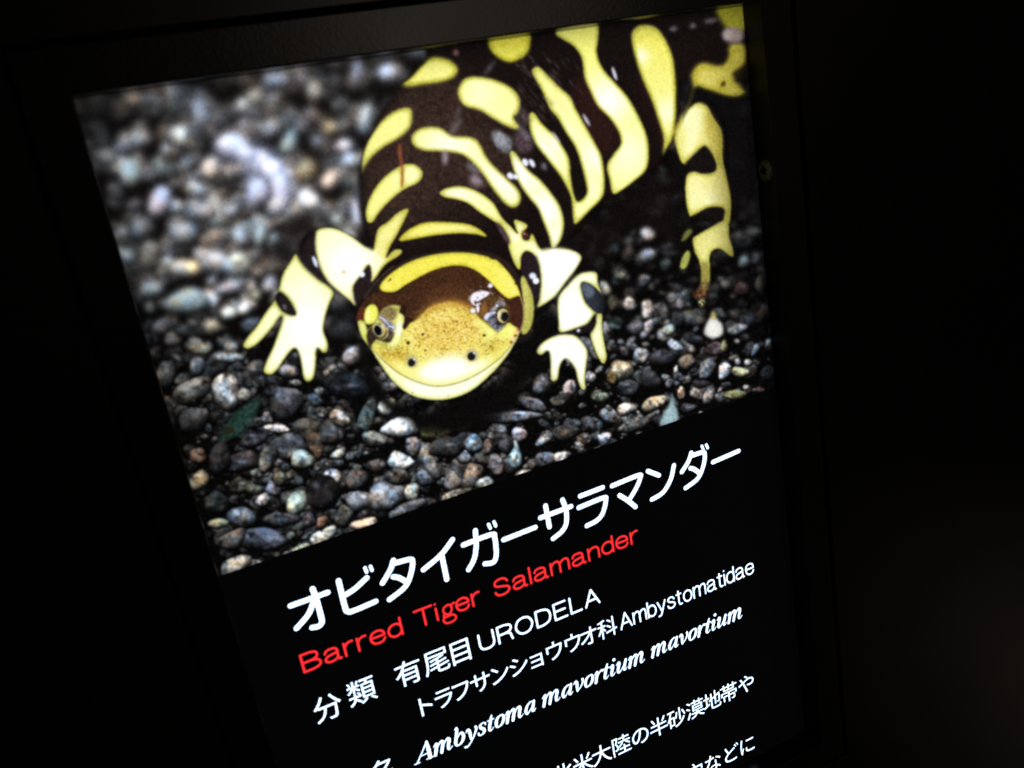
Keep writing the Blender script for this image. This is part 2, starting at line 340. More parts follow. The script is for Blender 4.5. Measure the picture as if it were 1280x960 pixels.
'ど': (1001, '777,775 723,752 753,708 781,659 805,613 859,637 834,683 805,733 / 887,815 834,793 864,750 893,702 918,655 971,679 947,723 917,772 / 281,765 202,732 251,623 300,517 348,424 255,347 196,262 175,165 191,86 235,28 303,-12 392,-34 498,-41 619,-38 727,-29 814,-16 815,73 722,55 609,43 495,39 363,56 284,102 258,174 276,247 327,314 406,376 507,437 604,488 684,529 712,544 737,557 760,570 720,643 699,627 675,612 649,596 584,561 503,518 415,468 370,556 324,657'),
'に': (1001, '456,675 456,595 531,589 618,587 708,587 794,589 867,595 867,676 797,669 711,664 619,664 531,667 / 495,268 423,275 414,230 408,192 406,157 432,76 512,25 649,7 746,10 829,17 899,28 897,112 817,97 736,89 649,86 545,99 494,132 480,176 482,204 487,234 / 265,752 176,760 175,737 172,713 169,689 160,630 148,555 136,469 128,378 124,288 129,161 143,52 161,-33 233,-28 230,7 230,20 232,36 235,52 252,115 278,197 306,276 264,308 245,262 225,211 206,162 201,209 198,255 197,302 200,376 209,459 221,543 234,621 247,685 252,707 259,731'),
}

# ------------------------------------------------------------------ lettering
GL = {}
for ch, (adv, s) in GLYPHS.items():
    GL[ch] = (adv, [[tuple(map(float, q.split(','))) for q in c.split()] for c in s.split(' / ')])


def letters_mesh(name, loops, mat, w, offset=0.0, label=None):
    """closed outlines in plane metres -> one flat filled mesh"""
    cu = bpy.data.curves.new(name, 'CURVE')
    cu.dimensions = '2D'
    cu.fill_mode = 'BOTH'
    cu.offset = offset * 100
    for lp_ in loops:
        sp = cu.splines.new('POLY')
        sp.points.add(len(lp_) - 1)
        for q, (u, v) in zip(sp.points, lp_):
            q.co = (u * 100, -v * 100, 0, 1)
        sp.use_cyclic_u = True
    tmp = bpy.data.objects.new('tmp', cu)
    scene.collection.objects.link(tmp)
    bpy.context.view_layer.update()
    me = bpy.data.meshes.new_from_object(tmp.evaluated_get(bpy.context.evaluated_depsgraph_get()))
    bpy.data.objects.remove(tmp)
    bpy.data.curves.remove(cu)
    co = np.empty(len(me.vertices) * 3)
    me.vertices.foreach_get('co', co)
    co = co.reshape(-1, 3) / 100
    out = np.stack([co[:, 0], np.full(len(co), w), co[:, 1]], 1)
    me.vertices.foreach_set('co', out.ravel())
    me.materials.clear()
    me.materials.append(mat)
    me.name = name
    me.update()
    o = bpy.data.objects.new(name, me)
    scene.collection.objects.link(o)
    o.parent = root
    if label:
        o['label'] = label
    return o


ROUND = {   # rounded sans skeletons, cap height = 1
    'B': [[(0, 0), (0, 1)], [(0, 1), (.16, 1), (.34, .99), (.5, .91), (.54, .76), (.48, .6), (.33, .53), (.16, .52), (0, .52)], [(.33, .52), (.52, .44), (.59, .27), (.53, .09), (.34, .01), (.16, 0), (0, 0)]],
    'a': [[(.04, .55), (.1, .68), (.25, .73), (.4, .69), (.46, .56), (.46, .34), (.46, .12), (.49, .01), (.55, .02)], [(.46, .44), (.3, .4), (.1, .34), (.02, .18), (.08, .04), (.22, 0), (.38, .06), (.46, .2)]],
    'r': [[(0, 0), (0, .73)], [(0, .45), (.08, .64), (.2, .73), (.3, .73)]],
    'e': [[(.03, .39), (.27, .39), (.5, .39)], [(.5, .39), (.48, .58), (.39, .69), (.26, .73), (.1, .66), (.02, .48), (.02, .26), (.1, .07), (.27, 0), (.42, .05), (.5, .2)]],
    'd': [[(.48, 0), (.48, 1)], [(.48, .5), (.4, .67), (.25, .73), (.1, .65), (.02, .46), (.02, .25), (.1, .07), (.25, 0), (.4, .07), (.48, .24)]],
    'T': [[(-.02, 1), (.6, 1)], [(.29, 1), (.29, 0)]],
    'i': [[(0, 0), (0, .72)], [(0, .97), (.004, .98)]],
    'S': [[(.54, .76), (.46, .93), (.28, 1), (.1, .93), (.04, .76), (.1, .61), (.3, .52), (.5, .43), (.58, .27), (.5, .08), (.3, 0), (.1, .07), (.02, .26)]],
    'l': [[(0, 0), (0, 1)]],
    'm': [[(0, 0), (0, .73)], [(0, .48), (.1, .66), (.22, .73), (.33, .68), (.37, .52), (.37, .26), (.37, 0)], [(.37, .48), (.47, .66), (.6, .73), (.7, .68), (.74, .52), (.74, .26), (.74, 0)]],
    'n': [[(0, 0), (0, .73)], [(0, .46), (.1, .65), (.25, .73), (.38, .68), (.44, .52), (.44, .26), (.44, 0)]],
    'U': [[(0, 1), (0, .66), (0, .32), (.08, .08), (.3, 0), (.52, .08), (.6, .32), (.6, .66), (.6, 1)]],
    'R': [[(0, 0), (0, 1)], [(0, 1), (.16, 1), (.36, .99), (.54, .9), (.58, .74), (.52, .57), (.35, .49), (.16, .48), (0, .48)], [(.34, .48), (.5, .4), (.54, .22), (.58, 0)]],
    'O': [[(.36, 1), (.12, .88), (0, .5), (.12, .12), (.36, 0), (.6, .12), (.72, .5), (.6, .88), (.36, 1)]],
    'D': [[(0, 0), (0, 1)], [(0, 1), (.14, 1), (.32, .98), (.54, .84), (.62, .5), (.54, .16), (.32, .02), (.14, 0), (0, 0)]],
    'E': [[(.52, 1), (0, 1)], [(0, 1), (0, 0)], [(0, 0), (.54, 0)], [(0, .52), (.48, .52)]],
    'L': [[(0, 1), (0, 0)], [(0, 0), (.48, 0)]],
    'A': [[(0, 0), (.32, 1)], [(.32, 1), (.64, 0)], [(.1, .33), (.54, .33)]],
    'b': [[(0, 0), (0, 1)], [(0, .5), (.08, .67), (.23, .73), (.38, .65), (.46, .46), (.46, .25), (.38, .07), (.23, 0), (.08, .07), (0, .24)]],
    'y': [[(0, .73), (.23, .02)], [(.46, .73), (.22, 0), (.14, -.17), (.0, -.22)]],
    's': [[(.4, .56), (.33, .69), (.2, .73), (.07, .67), (.05, .53), (.15, .42), (.3, .36), (.42, .25), (.38, .07), (.22, 0), (.06, .06), (.0, .2)]],
    't': [[(.13, .92), (.13, .5), (.13, .14), (.19, .01), (.3, .01)], [(0, .72), (.28, .72)]],
    'o': [[(.24, .73), (.08, .65), (0, .46), (0, .27), (.08, .08), (.24, 0), (.4, .08), (.48, .27), (.48, .46), (.4, .65), (.24, .73)]],
}


def run(name, words, height, base, pen, mat, parent, label=None, gap=.2, w0=-0.00007):
    """words: (text, photo point at its left edge, photo point at its right edge)"""
    V, Fs = [], []
    n = 0
    for text, a, b in words:
        ua, ub = to_plane(*a)[0], to_plane(*b)[0]
        x = 0.0
        items = []
        for ch in text:
            st = ROUND[ch]
            lo = min(q[0] for s_ in st for q in s_)
            hi = max(q[0] for s_ in st for q in s_)
            items.append((x - lo, st))
            x += hi - lo + gap + (0.0 if ch not in 'T' else -0.04)
        tot = x - gap
        ua += pen / 2; ub -= pen / 2
        sx = (ub - ua) / max(tot, 1e-6) if tot > 0.05 else height
        for x0, st in items:
            for s_ in st:
                P = [(ua + (x0 + q[0]) * sx, base - q[1] * (height - pen) - pen / 2) for q in s_]
                ribbon(P, [pen] * len(P), V, Fs, w0 - 0.0000012 * n)
                n += 1
    o = link_mesh(name, V, Fs, mat, parent)
    if label:
        o['label'] = label
    return o


def cjk(text, centres, size, v, wide=1.0):
    """one glyph per photo x-centre (in plane u), all on one line; v = middle of the line"""
    out = []
    for ch, u in zip(text, centres):
        adv, cs = GL[ch]
        s = size / 1000.0
        for c in cs:
            out.append([(u + (q[0] - 500) * s * wide, v - (q[1] - 380) * s) for q in c])
    return out


def ribbon(pts, widths, V, Fs, w, smooth=True, caps=7):
    """flat stroke with round ends in plane metres"""
    n = len(pts)
    if smooth and n > 2:
        full = catmull([(p[0], p[1], ww) for p, ww in zip(pts, widths)], False, 7)
    else:
        full = np.array([(p[0], p[1], ww) for p, ww in zip(pts, widths)])
    P = full[:, :2]
    Wd = np.maximum(full[:, 2], 1e-6) / 2
    T = np.gradient(P, axis=0)
    T /= np.linalg.norm(T, axis=1)[:, None] + 1e-12
    Nn = np.stack([-T[:, 1], T[:, 0]], 1)
    b0 = len(V)
    L = P + Nn * Wd[:, None]
    Rr = P - Nn * Wd[:, None]
    loop = list(L)
    a1 = math.atan2(Nn[-1][1], Nn[-1][0])
    for k in range(1, caps):
        a = a1 - math.pi * k / caps
        loop.append(P[-1] + Wd[-1] * np.array([math.cos(a), math.sin(a)]))
    loop += list(Rr[::-1])
    a0 = math.atan2(-Nn[0][1], -Nn[0][0])
    for k in range(1, caps):
        a = a0 - math.pi * k / caps
        loop.append(P[0] + Wd[0] * np.array([math.cos(a), math.sin(a)]))
    V += [(q[0], w, -q[1]) for q in loop]
    m_ = len(P)
    for i in range(m_ - 1):
        Fs.append((b0 + i, b0 + i + 1, b0 + 2 * m_ + caps - 1 - 2 - i - 0, b0 + 2 * m_ + caps - 1 - 1 - i))
    Fs.append(tuple(b0 + k for k in range(m_ - 1, m_ + caps)))
    tail = [b0 + 2 * m_ + caps - 2] + [b0 + k for k in range(2 * m_ + caps - 1, 2 * m_ + 2 * caps - 2)] + [b0]
    Fs.append(tuple(tail))


# title: thick round-ended katakana strokes
T1 = (350, 700, 5.3333); T2 = (480, 620, 5.3333); T3 = (680, 540, 4.923)
TITLE = [
    (T1, [(70, 305), (318, 216)]), (T1, [(217, 192), (240, 255), (276, 385), (277, 420), (255, 442), (214, 450)]),
    (T1, [(228, 262), (190, 360), (110, 455)]),
    (T1, [(390, 138), (432, 310), (450, 342), (490, 338), (638, 275)]), (T1, [(430, 236), (500, 190), (578, 118)]),
    (T1, [(566, 52, .62), (577, 80, .62)]), (T1, [(602, 42, .62), (613, 68, .62)]),
    (T2, [(62, 428), (42, 490), (-10, 580)]), (T2, [(70, 448), (170, 422), (190, 440), (178, 520), (140, 605), (36, 690)]),
    (T2, [(62, 538), (100, 545), (150, 572)]),
    (T2, [(456, 290), (380, 390), (262, 491)]), (T2, [(386, 402), (418, 555)]),
    (T2, [(528, 326), (715, 256), (738, 280), (748, 380), (738, 430), (715, 446), (672, 451)]),
    (T2, [(608, 230), (614, 330), (600, 420), (563, 490)]),
    (T2, [(696, 188, .62), (708, 214, .62)]), (T2, [(732, 172, .62), (744, 199, .62)]),
    (T2, [(797, 291), (1008, 208)]),
    (T2, [(1042, 145), (1246, 69)]), (T2, [(1076, 65), (1102, 205)]), (T2, [(1189, 25), (1213, 95), (1214, 180), (1185, 235), (1127, 283)]),
    (T3, [(222, 394), (360, 341)]), (T3, [(213, 465), (362, 405), (380, 420), (360, 500), (322, 545), (263, 576)]),
    (T3, [(418, 331), (580, 266), (590, 285), (566, 345), (526, 412)]), (T3, [(464, 390), (510, 418), (562, 460)]),
    (T3, [(638, 240), (706, 266)]), (T3, [(798, 205), (778, 292), (730, 372), (663, 414)]),
    (T3, [(905, 128), (885, 185), (847, 245)]), (T3, [(912, 144), (975, 124), (988, 140), (980, 205), (945, 285), (870, 344)]),
    (T3, [(900, 222), (925, 230), (955, 252)]),
    (T3, [(970, 86, .62), (979, 106, .62)]), (T3, [(997, 78, .62), (1006, 98, .62)]),
    (T3, [(1038, 185), (1196, 116)]),
]
V, Fs = [], []
TITLE_W = 0.00170
for k, ((ox, oy, sc), pts) in enumerate(TITLE):
    P = [to_plane(ox + q[0] / sc, oy + q[1] / sc) for q in pts]
    Wd = [TITLE_W * (q[2] if len(q) > 2 else 1.0) for q in pts]
    ribbon(P, Wd, V, Fs, -0.00006 - 0.000003 * k)
o = link_mesh('title_lettering', V, Fs, MAT_WHITE, root)
o['label'] = 'large white katakana title under the salamander picture'

# red English name
VR = 0.5 * (to_plane(383.8, 840.6)[1] + to_plane(792.7, 682.2)[1]) - 0.0004
CAPR = 0.0069
o = run('english_name_lettering', [('Barred', (378.6, 838), (505.8, 795.6)), ('Ti', (518.0, 775), (549.8, 778)),
        ('er', (570.0, 760), (601.0, 748)), ('Salamander', (617.8, 740), (797.6, 668))], CAPR, VR, 0.00076, MAT_RED, root,
        'red roman lettering reading Barred Tiger Salamander', gap=.17)
# its two-storey g, drawn as strokes
G1 = (350, 700, 5.3333)
V, Fs = [], []
for k, pts in enumerate([[(1113, 300), (1090, 322), (1092, 350), (1118, 362), (1140, 345), (1143, 315), (1128, 298), (1113, 300)],
                         [(1138, 300), (1150, 288), (1162, 284)],
                         [(1100, 358), (1092, 372), (1102, 382), (1150, 362), (1172, 375), (1165, 398), (1120, 420), (1094, 412), (1092, 390), (1104, 380)]]):
    P = [to_plane(G1[0] + q[0] / G1[2], G1[1] + q[1] / G1[2]) for q in pts]
    ribbon(P, [0.00068] * len(P), V, Fs, -0.00012 - 0.000004 * (k + 1))
g_ = link_mesh('letter_g', V, Fs, MAT_RED, o)

# classification lines
def u_of(*ps):
    return [to_plane(*q)[0] for q in ps]


vk = to_plane(431, 875)[1]
c1 = cjk('分', u_of((409.5, 884)), 0.0102, to_plane(409.5, 884)[1], 0.98)
c1 += cjk('類', u_of((451.5, 863)), 0.0102, to_plane(451.5, 864)[1], 0.98)
c1 += cjk('有尾目', u_of((510.5, 840), (545.5, 826), (575.5, 813.5)), 0.0102, to_plane(545.5, 826)[1], 0.98)
o = letters_mesh('order_lettering', c1, MAT_WHITE, -0.00006, -0.00003, 'white line giving the order in kanji and capitals')
run('order_capitals', [('URODELA', (597.5, 800), (750.5, 753.1))], 0.0069,
    0.5 * (to_plane(627.2, 803.8)[1] + to_plane(717.2, 767.3)[1]), 0.00068, MAT_WHITE, o, gap=.2)
CF = [(530, 882.5), (554.5, 872), (576, 861), (600.5, 851), (624, 842), (648.5, 833), (670.5, 823.5), (693, 814), (716, 803.5), (736, 795.5), (759, 785)]
vf = float(np.mean([to_plane(*q)[1] for q in CF]))
o = letters_mesh('family_lettering', cjk('トラフサンショウウオ科', u_of(*CF), 0.0087, vf, 1.0), MAT_WHITE, -0.00006, -0.00003,
                 'white line giving the family in katakana and roman letters')
run('family_roman_letters', [('Ambystomatidae', (776.0, 788), (942.3, 713))], 0.0069,
    0.5 * (to_plane(776.4, 789)[1] + to_plane(938, 717.0)[1]), 0.00058, MAT_WHITE, o, gap=.15)
CK = [(703, 966), (728.6, 955.6), (752.2, 944.3), (776.7, 932), (800.3, 919.5), (823.3, 907.5), (845.6, 896.6), (868.6, 885.6), (890, 874.7), (910.8, 864.8), (932.7, 853.9)]
vk = float(np.mean([to_plane(*q)[1] for q in CK]))
letters_mesh('habitat_lettering', cjk('北米大陸の半砂漠地帯や', u_of(*CK), 0.0092, vk, 1.0), MAT_WHITE, -0.00006, -0.00003,
             'lower white Japanese line ending at the right margin')
CL = [(868.5, 965), (891.1, 953.5), (913, 941.4), (933.8, 931.6)]
vl = float(np.mean([to_plane(*q)[1] for q in CL]))
letters_mesh('burrow_lettering', cjk('穴などに', u_of(*CL), 0.0092, vl, 1.0), MAT_WHITE, -0.00006, -0.00003,
             'lowest white Japanese line, short and set at the right margin')
letters_mesh('name_heading_lettering', cjk('学名', u_of((440, 981), (478.5, 964)), 0.0102, to_plane(478.5, 964)[1], 0.98),
             MAT_WHITE, -0.00006, -0.00003, 'white heading kanji at the lower left of the lettering')

# scientific name: bold italic serif drawn with a broad pen (x-height = 1)
PEN = {
    'A': (1.42, [[(.10, .03, .10), (.48, .75, .10), (.86, 1.52, .14)], [(.84, 1.5, .2), (1.0, .8, .32), (1.14, .06, .32)],
                 [(.36, .5, .08), (1.0, .5, .08)], [(-.08, .02, .08), (.32, .02, .08)], [(.86, .02, .08), (1.4, .02, .08)]]),
    'm': (1.62, [[(.0, .76, .08), (.16, .95, .16), (.24, .85, .27), (.18, .4, .28), (.14, .03, .26)],
                 [(.2, .45, .07), (.42, .85, .12), (.62, .97, .22), (.73, .8, .28), (.68, .4, .28), (.64, .03, .26)],
                 [(.7, .45, .07), (.92, .85, .12), (1.12, .97, .22), (1.23, .8, .28), (1.17, .35, .27), (1.2, .06, .2), (1.36, .05, .09), (1.5, .2, .06)]]),
    'b': (.98, [[(.05, 1.44, .08), (.2, 1.5, .2), (.22, 1.2, .26), (.16, .6, .27), (.14, .3, .27), (.22, .06, .18), (.42, .0, .12), (.66, .16, .22), (.78, .55, .28), (.68, .88, .22), (.5, .95, .12), (.24, .6, .07)]]),
    'y': (.98, [[(.0, .78, .08), (.14, .95, .18), (.26, .8, .27), (.36, .4, .24), (.42, .0, .14)],
                [(.78, .94, .2), (.84, .7, .2), (.66, .2, .12), (.42, -.2, .1), (.16, -.46, .14), (-.04, -.44, .2)]]),
    's': (.78, [[(.62, .72, .1), (.58, .9, .12), (.36, .97, .1), (.18, .82, .2), (.26, .6, .26), (.5, .38, .28), (.52, .14, .22), (.3, .0, .1), (.1, .06, .14), (.06, .24, .14)]]),
    't': (.62, [[(.34, 1.3, .1), (.28, .95, .24), (.2, .4, .27), (.2, .1, .22), (.34, .02, .1), (.54, .2, .06)], [(.0, .92, .09), (.54, .92, .09)]]),
    'o': (.92, [[(.5, .96, .1), (.22, .8, .22), (.12, .42, .27), (.2, .1, .2), (.38, .02, .1), (.64, .2, .22), (.76, .58, .27), (.68, .88, .2), (.5, .96, .1)]]),
    'a': (1.04, [[(.74, .86, .1), (.52, .95, .12), (.24, .74, .2), (.12, .34, .27), (.2, .06, .2), (.36, .08, .1), (.66, .5, .06)],
                 [(.8, .93, .2), (.74, .5, .27), (.7, .14, .24), (.82, .03, .12), (.98, .2, .06)]]),
    'v': (.9, [[(.0, .78, .08), (.14, .95, .18), (.26, .8, .27), (.3, .4, .25), (.34, .04, .14)], [(.34, .02, .12), (.62, .3, .1), (.78, .66, .16), (.74, .92, .22)]]),
    'r': (.74, [[(.0, .76, .08), (.16, .95, .16), (.24, .85, .27), (.18, .4, .28), (.14, .03, .26)], [(.2, .4, .07), (.4, .8, .1), (.58, .95, .16), (.7, .88, .22)]]),
    'i': (.58, [[(.0, .76, .08), (.16, .95, .16), (.25, .82, .27), (.18, .35, .27), (.2, .06, .2), (.36, .05, .09), (.5, .2, .06)], [(.3, 1.38, .3), (.31, 1.39, .3)]]),
    'u': (1.08, [[(.0, .76, .08), (.15, .95, .16), (.24, .82, .27), (.16, .35, .27), (.2, .06, .2), (.38, .06, .1), (.66, .5, .06)],
                 [(.82, .95, .24), (.76, .6, .27), (.7, .2, .25), (.76, .04, .16), (.9, .08, .08), (1.0, .22, .05)]]),
}
XH = 0.0046
BASEV = float(np.mean([to_plane(679.7, 883.6)[1], to_plane(815.6, 821.9)[1], to_plane(925.6, 771.9)[1]]))
V, Fs = [], []
cnt = 0
for word, xa, xb in (('Ambystoma', (521.0, 953.2), (669.5, 884.5)), ('mavortium', (678.2, 878.5), (806.2, 823)), ('mavortium', (814, 816), (928, 768))):
    ua, ub = to_plane(*xa)[0], to_plane(*xb)[0]
    tot = sum(PEN[c][0] for c in word) - .12
    sx = (ub - ua) / tot
    x = 0.0
    for c in word:
        adv, strokes = PEN[c]
        for st in strokes:
            P = [(ua + (x + q[0] + 0.20 * (q[1] - .5)) * sx, BASEV - q[1] * XH) for q in st]
            ribbon(P, [q[2] * XH * 0.86 for q in st], V, Fs, -0.00006 - 0.0000008 * cnt, caps=5)
            cnt += 1
        x += adv
o = link_mesh('scientific_name_lettering', V, Fs, MAT_WHITE, root)
o['label'] = 'white bold italic line reading Ambystoma mavortium mavortium'

# ------------------------------------------------------------------ the printed photograph
# painted as shapes on a canvas laid out like the photograph, then carried onto the print's fine mesh
S = 1.6
X0, Y0, X1, Y1 = 66, -6, 992, 742
CW, CH = int((X1 - X0) * S), int((Y1 - Y0) * S)
rng = np.random.default_rng(11)


def blur(a, s):
    """gaussian blur of a 2-D or 3-D array, s in canvas cells"""
    if s < 0.3:
        return a
    r = max(1, int(round(s * 2.7)))
    k = np.exp(-0.5 * (np.arange(-r, r + 1) / s) ** 2)
    k /= k.sum()
    for ax in (0, 1):
        pad = [(0, 0)] * a.ndim
        pad[ax] = (r, r)
        b = np.pad(a, pad, mode='edge')
        n = a.shape[ax]
        out = np.zeros_like(a)
        for i, kk in enumerate(k):
            sl = [slice(None)] * a.ndim
            sl[ax] = slice(i, i + n)
            out += kk * b[tuple(sl)]
        a = out
    return a


def noise(h, w, s):
    """smooth noise about 0 with unit deviation; s = feature size in cells"""
    f = max(1.0, s)
    hh, ww = int(h / f) + 4, int(w / f) + 4
    g = rng.standard_normal((hh, ww)).astype(np.float32)
    yy = np.linspace(0.5, hh - 2.5, h); xx = np.linspace(0.5, ww - 2.5, w)
    y0 = yy.astype(int); x0 = xx.astype(int)
    fy = (yy - y0)[:, None]; fx = (xx - x0)[None]
    fy = fy * fy * (3 - 2 * fy); fx = fx * fx * (3 - 2 * fx)
    a = g[y0][:, x0]; b = g[y0][:, x0 + 1]; c = g[y0 + 1][:, x0]; d = g[y0 + 1][:, x0 + 1]
    o = (a * (1 - fx) + b * fx) * (1 - fy) + (c * (1 - fx) + d * fx) * fy
    return (o / (o.std() + 1e-6)).astype(np.float32)


def fractal(h, w, s, n=4):
    o = np.zeros((h, w), np.float32)
    for i in range(n):
        o += noise(h, w, s / 2 ** i) * 0.62 ** i
    return o / o.std()


def raster(P, x0, y0, w, h):
    """even-odd fill of polygon P (canvas cells) on a small window, two sub-rows"""
    m = np.zeros((h, w), np.float32)
    xs = np.arange(w) + x0 + 0.5
    for sub in (0.25, 0.75):
        ys = np.arange(h) + y0 + sub
        inside = np.zeros((h, w), bool)
        xa, ya = P[:, 0], P[:, 1]
        xb, yb = np.roll(xa, -1), np.roll(ya, -1)
        for i in range(len(P)):
            if ya[i] == yb[i]:
                continue
            lo, hi = (ya[i], yb[i]) if ya[i] < yb[i] else (yb[i], ya[i])
            r0 = int(np.searchsorted(ys, lo, 'left')); r1 = int(np.searchsorted(ys, hi, 'left'))
            if r1 <= r0:
                continue
            xc = xa[i] + (ys[r0:r1] - ya[i]) * (xb[i] - xa[i]) / (yb[i] - ya[i])
            inside[r0:r1] ^= xs[None, :] > xc[:, None]
        m += inside * 0.5
    return m


class Layer:
    def __init__(self, base=(0, 0, 0)):
        self.c = np.empty((CH, CW, 3), np.float32)
        self.c[:] = np.array(base, np.float32) / 255
        self.a = np.zeros((CH, CW), np.float32)

    def window(self, P, pad):
        x0 = max(0, int(P[:, 0].min() - pad)); x1 = min(CW, int(P[:, 0].max() + pad) + 1)
        y0 = max(0, int(P[:, 1].min() - pad)); y1 = min(CH, int(P[:, 1].max() + pad) + 1)
        return x0, y0, x1, y1

    def fill(self, pts, col, soft=0.6, alpha=1.0, smooth=True, grain=0.0, cut=True, add=False, gs=2.5, inner=0.0):
        """pts in photo pixels"""
        P = (np.array(pts, float) - (X0, Y0)) * S
        if smooth:
            P = catmull(P, True, 5)
        sg = soft * S
        x0, y0, x1, y1 = self.window(P, sg * 3 + 2)
        if x1 <= x0 or y1 <= y0:
            return None
        m = raster(P, x0, y0, x1 - x0, y1 - y0)
        m = blur(m, sg)
        sl = (slice(y0, y1), slice(x0, x1))
        colr = np.array(col, np.float32) / 255
        src = np.broadcast_to(colr, m.shape + (3,)).copy()
        if inner:
            q = blur(m, inner * S)
            src *= (1 - 0.55 * (1 - np.clip(q * 1.35 - 0.2, 0, 1)))[..., None]
        if grain:
            src *= (1 + grain * noise(m.shape[0], m.shape[1], gs))[..., None]
        mm = (m * alpha)[..., None]
        if add:
            self.c[sl] += src * mm
        else:
            self.c[sl] = self.c[sl] * (1 - mm) + src * mm
        if cut:
            self.a[sl] = np.maximum(self.a[sl], m)
        return m, sl

    def blob(self, cx, cy, rx, ry, ang, col, soft=0.6, alpha=1.0, **k):
        t = np.linspace(0, 2 * np.pi, 14, endpoint=False)
        a = math.radians(ang)
        x = rx * np.cos(t); y = ry * np.sin(t)
        P = np.stack([cx + x * math.cos(a) - y * math.sin(a), cy + x * math.sin(a) + y * math.cos(a)], 1)
        return self.fill(P, col, soft, alpha, **k)


def crop(ox, oy, sc, pts):
    return [(ox + q[0] / sc, oy + q[1] / sc) for q in pts]


# ---- gravel
ground = Layer((9, 8, 8))
ground.c *= (1 + 0.35 * fractal(CH, CW, 7, 3))[..., None].clip(0.2, 2.2)
LIGHT = np.array([-0.35, -0.94])


def pebble(cx, cy, rx, ry, ang, col, rough=0.10, shade=1.0, spark=0.3, ang_edges=False, sat=0.40):
    n = int(rng.integers(5, 8)) if ang_edges else int(rng.integers(6, 10))
    t = (np.arange(n) + rng.uniform(-0.36, 0.36, n)) * 2 * np.pi / n
    rr = 1 + rng.uniform(-0.2, 0.16, n)
    a = math.radians(ang)
    x = rx * rr * np.cos(t); y = ry * rr * np.sin(t)
    P = np.stack([cx + x * math.cos(a) - y * math.sin(a), cy + x * math.sin(a) + y * math.cos(a)], 1)
    Q = (P - (X0, Y0)) * S
    for _ in range(1 if ang_edges else 3):          # cut the corners
        N1 = np.roll(Q, -1, 0)
        k = 0.2 if ang_edges else 0.25
        Q = np.stack([Q * (1 - k) + N1 * k, Q * k + N1 * (1 - k)], 1).reshape(-1, 2)
    x0, y0, x1, y1 = ground.window(Q, 3)
    if x1 - x0 < 3 or y1 - y0 < 3:
        return
    m = raster(Q, x0, y0, x1 - x0, y1 - y0)
    h, w = m.shape
    r = min(rx, ry) * S
    d = blur(m, max(0.8, r * (0.30 if ang_edges else 0.42)))
    gy, gx = np.gradient(d)
    g = (gx * LIGHT[0] + gy * LIGHT[1]) * r * -1.3
    body = np.clip((d - 0.40) / 0.5, 0, 1)
    tex = fractal(h, w, max(2.5, r * 0.42), 4)
    lum = (0.34 + 0.66 * body ** 0.7 + 0.50 * g) * (1 + rough * 1.8 * tex)
    # a few broken faces, each catching the light its own way
    yy_, xx_ = np.mgrid[0:h, 0:w]
    ux = (xx_ + x0 - (cx - X0) * S) / (rx * S); uy = (yy_ + y0 - (cy - Y0) * S) / (ry * S)
    for _ in range(3 if ang_edges else 1):
        th = rng.uniform(0, 2 * np.pi)
        side = np.clip(((ux * math.cos(th) + uy * math.sin(th)) - rng.uniform(-0.1, 0.45)) * r * 0.4 + 0.5, 0, 1)
        lum = lum * (1 + side * rng.uniform(-0.42, 0.34) * (1.0 if ang_edges else 0.5))
    lum = np.clip(lum * shade, 0.05, 1.6)
    c = np.array(col, np.float32) / 255
    c = c.mean() + (c - c.mean()) * sat
    tint = noise(h, w, max(3, r * 0.8))[..., None] * np.array([0.05, 0.0, -0.05], np.float32)
    src = c * lum[..., None] * (1 + tint)
    if spark:
        sp = np.clip(fractal(h, w, max(2, r * 0.3), 2) - 1.3, 0, 1.2) * body
        src = src + sp[..., None] * spark * np.array([0.62, 0.68, 0.78]) * (0.35 + c)
        if rng.random() < 0.35:                     # wet glint
            kx, ky = rng.uniform(-0.4, 0.4), rng.uniform(-0.6, -0.1)
            gl = np.exp(-(((ux - kx) / 0.22) ** 2 + ((uy - ky) / 0.14) ** 2))
            src = src + gl[..., None] * np.array([0.5, 0.56, 0.66]) * spark * 1.4 * min(1.0, shade)
    me = blur(m, 0.75)[..., None]
    hx = blur(m, max(1.2, r * 0.12))[..., None] * 0.42      # the dark chink round it
    sl = (slice(y0, y1), slice(x0, x1))
    ground.c[sl] = ground.c[sl] * (1 - hx)
    ground.c[sl] = ground.c[sl] * (1 - me) + src * me


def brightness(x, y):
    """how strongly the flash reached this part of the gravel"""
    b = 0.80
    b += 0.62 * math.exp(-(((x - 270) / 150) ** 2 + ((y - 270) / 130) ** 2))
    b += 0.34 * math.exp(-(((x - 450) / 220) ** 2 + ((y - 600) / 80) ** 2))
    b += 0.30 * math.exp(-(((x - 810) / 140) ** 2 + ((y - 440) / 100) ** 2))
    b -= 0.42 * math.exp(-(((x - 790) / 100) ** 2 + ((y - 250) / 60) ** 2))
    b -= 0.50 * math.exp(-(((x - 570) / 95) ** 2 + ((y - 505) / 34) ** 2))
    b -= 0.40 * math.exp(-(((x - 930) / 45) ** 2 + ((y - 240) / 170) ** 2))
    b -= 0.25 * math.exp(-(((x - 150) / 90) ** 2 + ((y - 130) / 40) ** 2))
    return max(0.1, b)


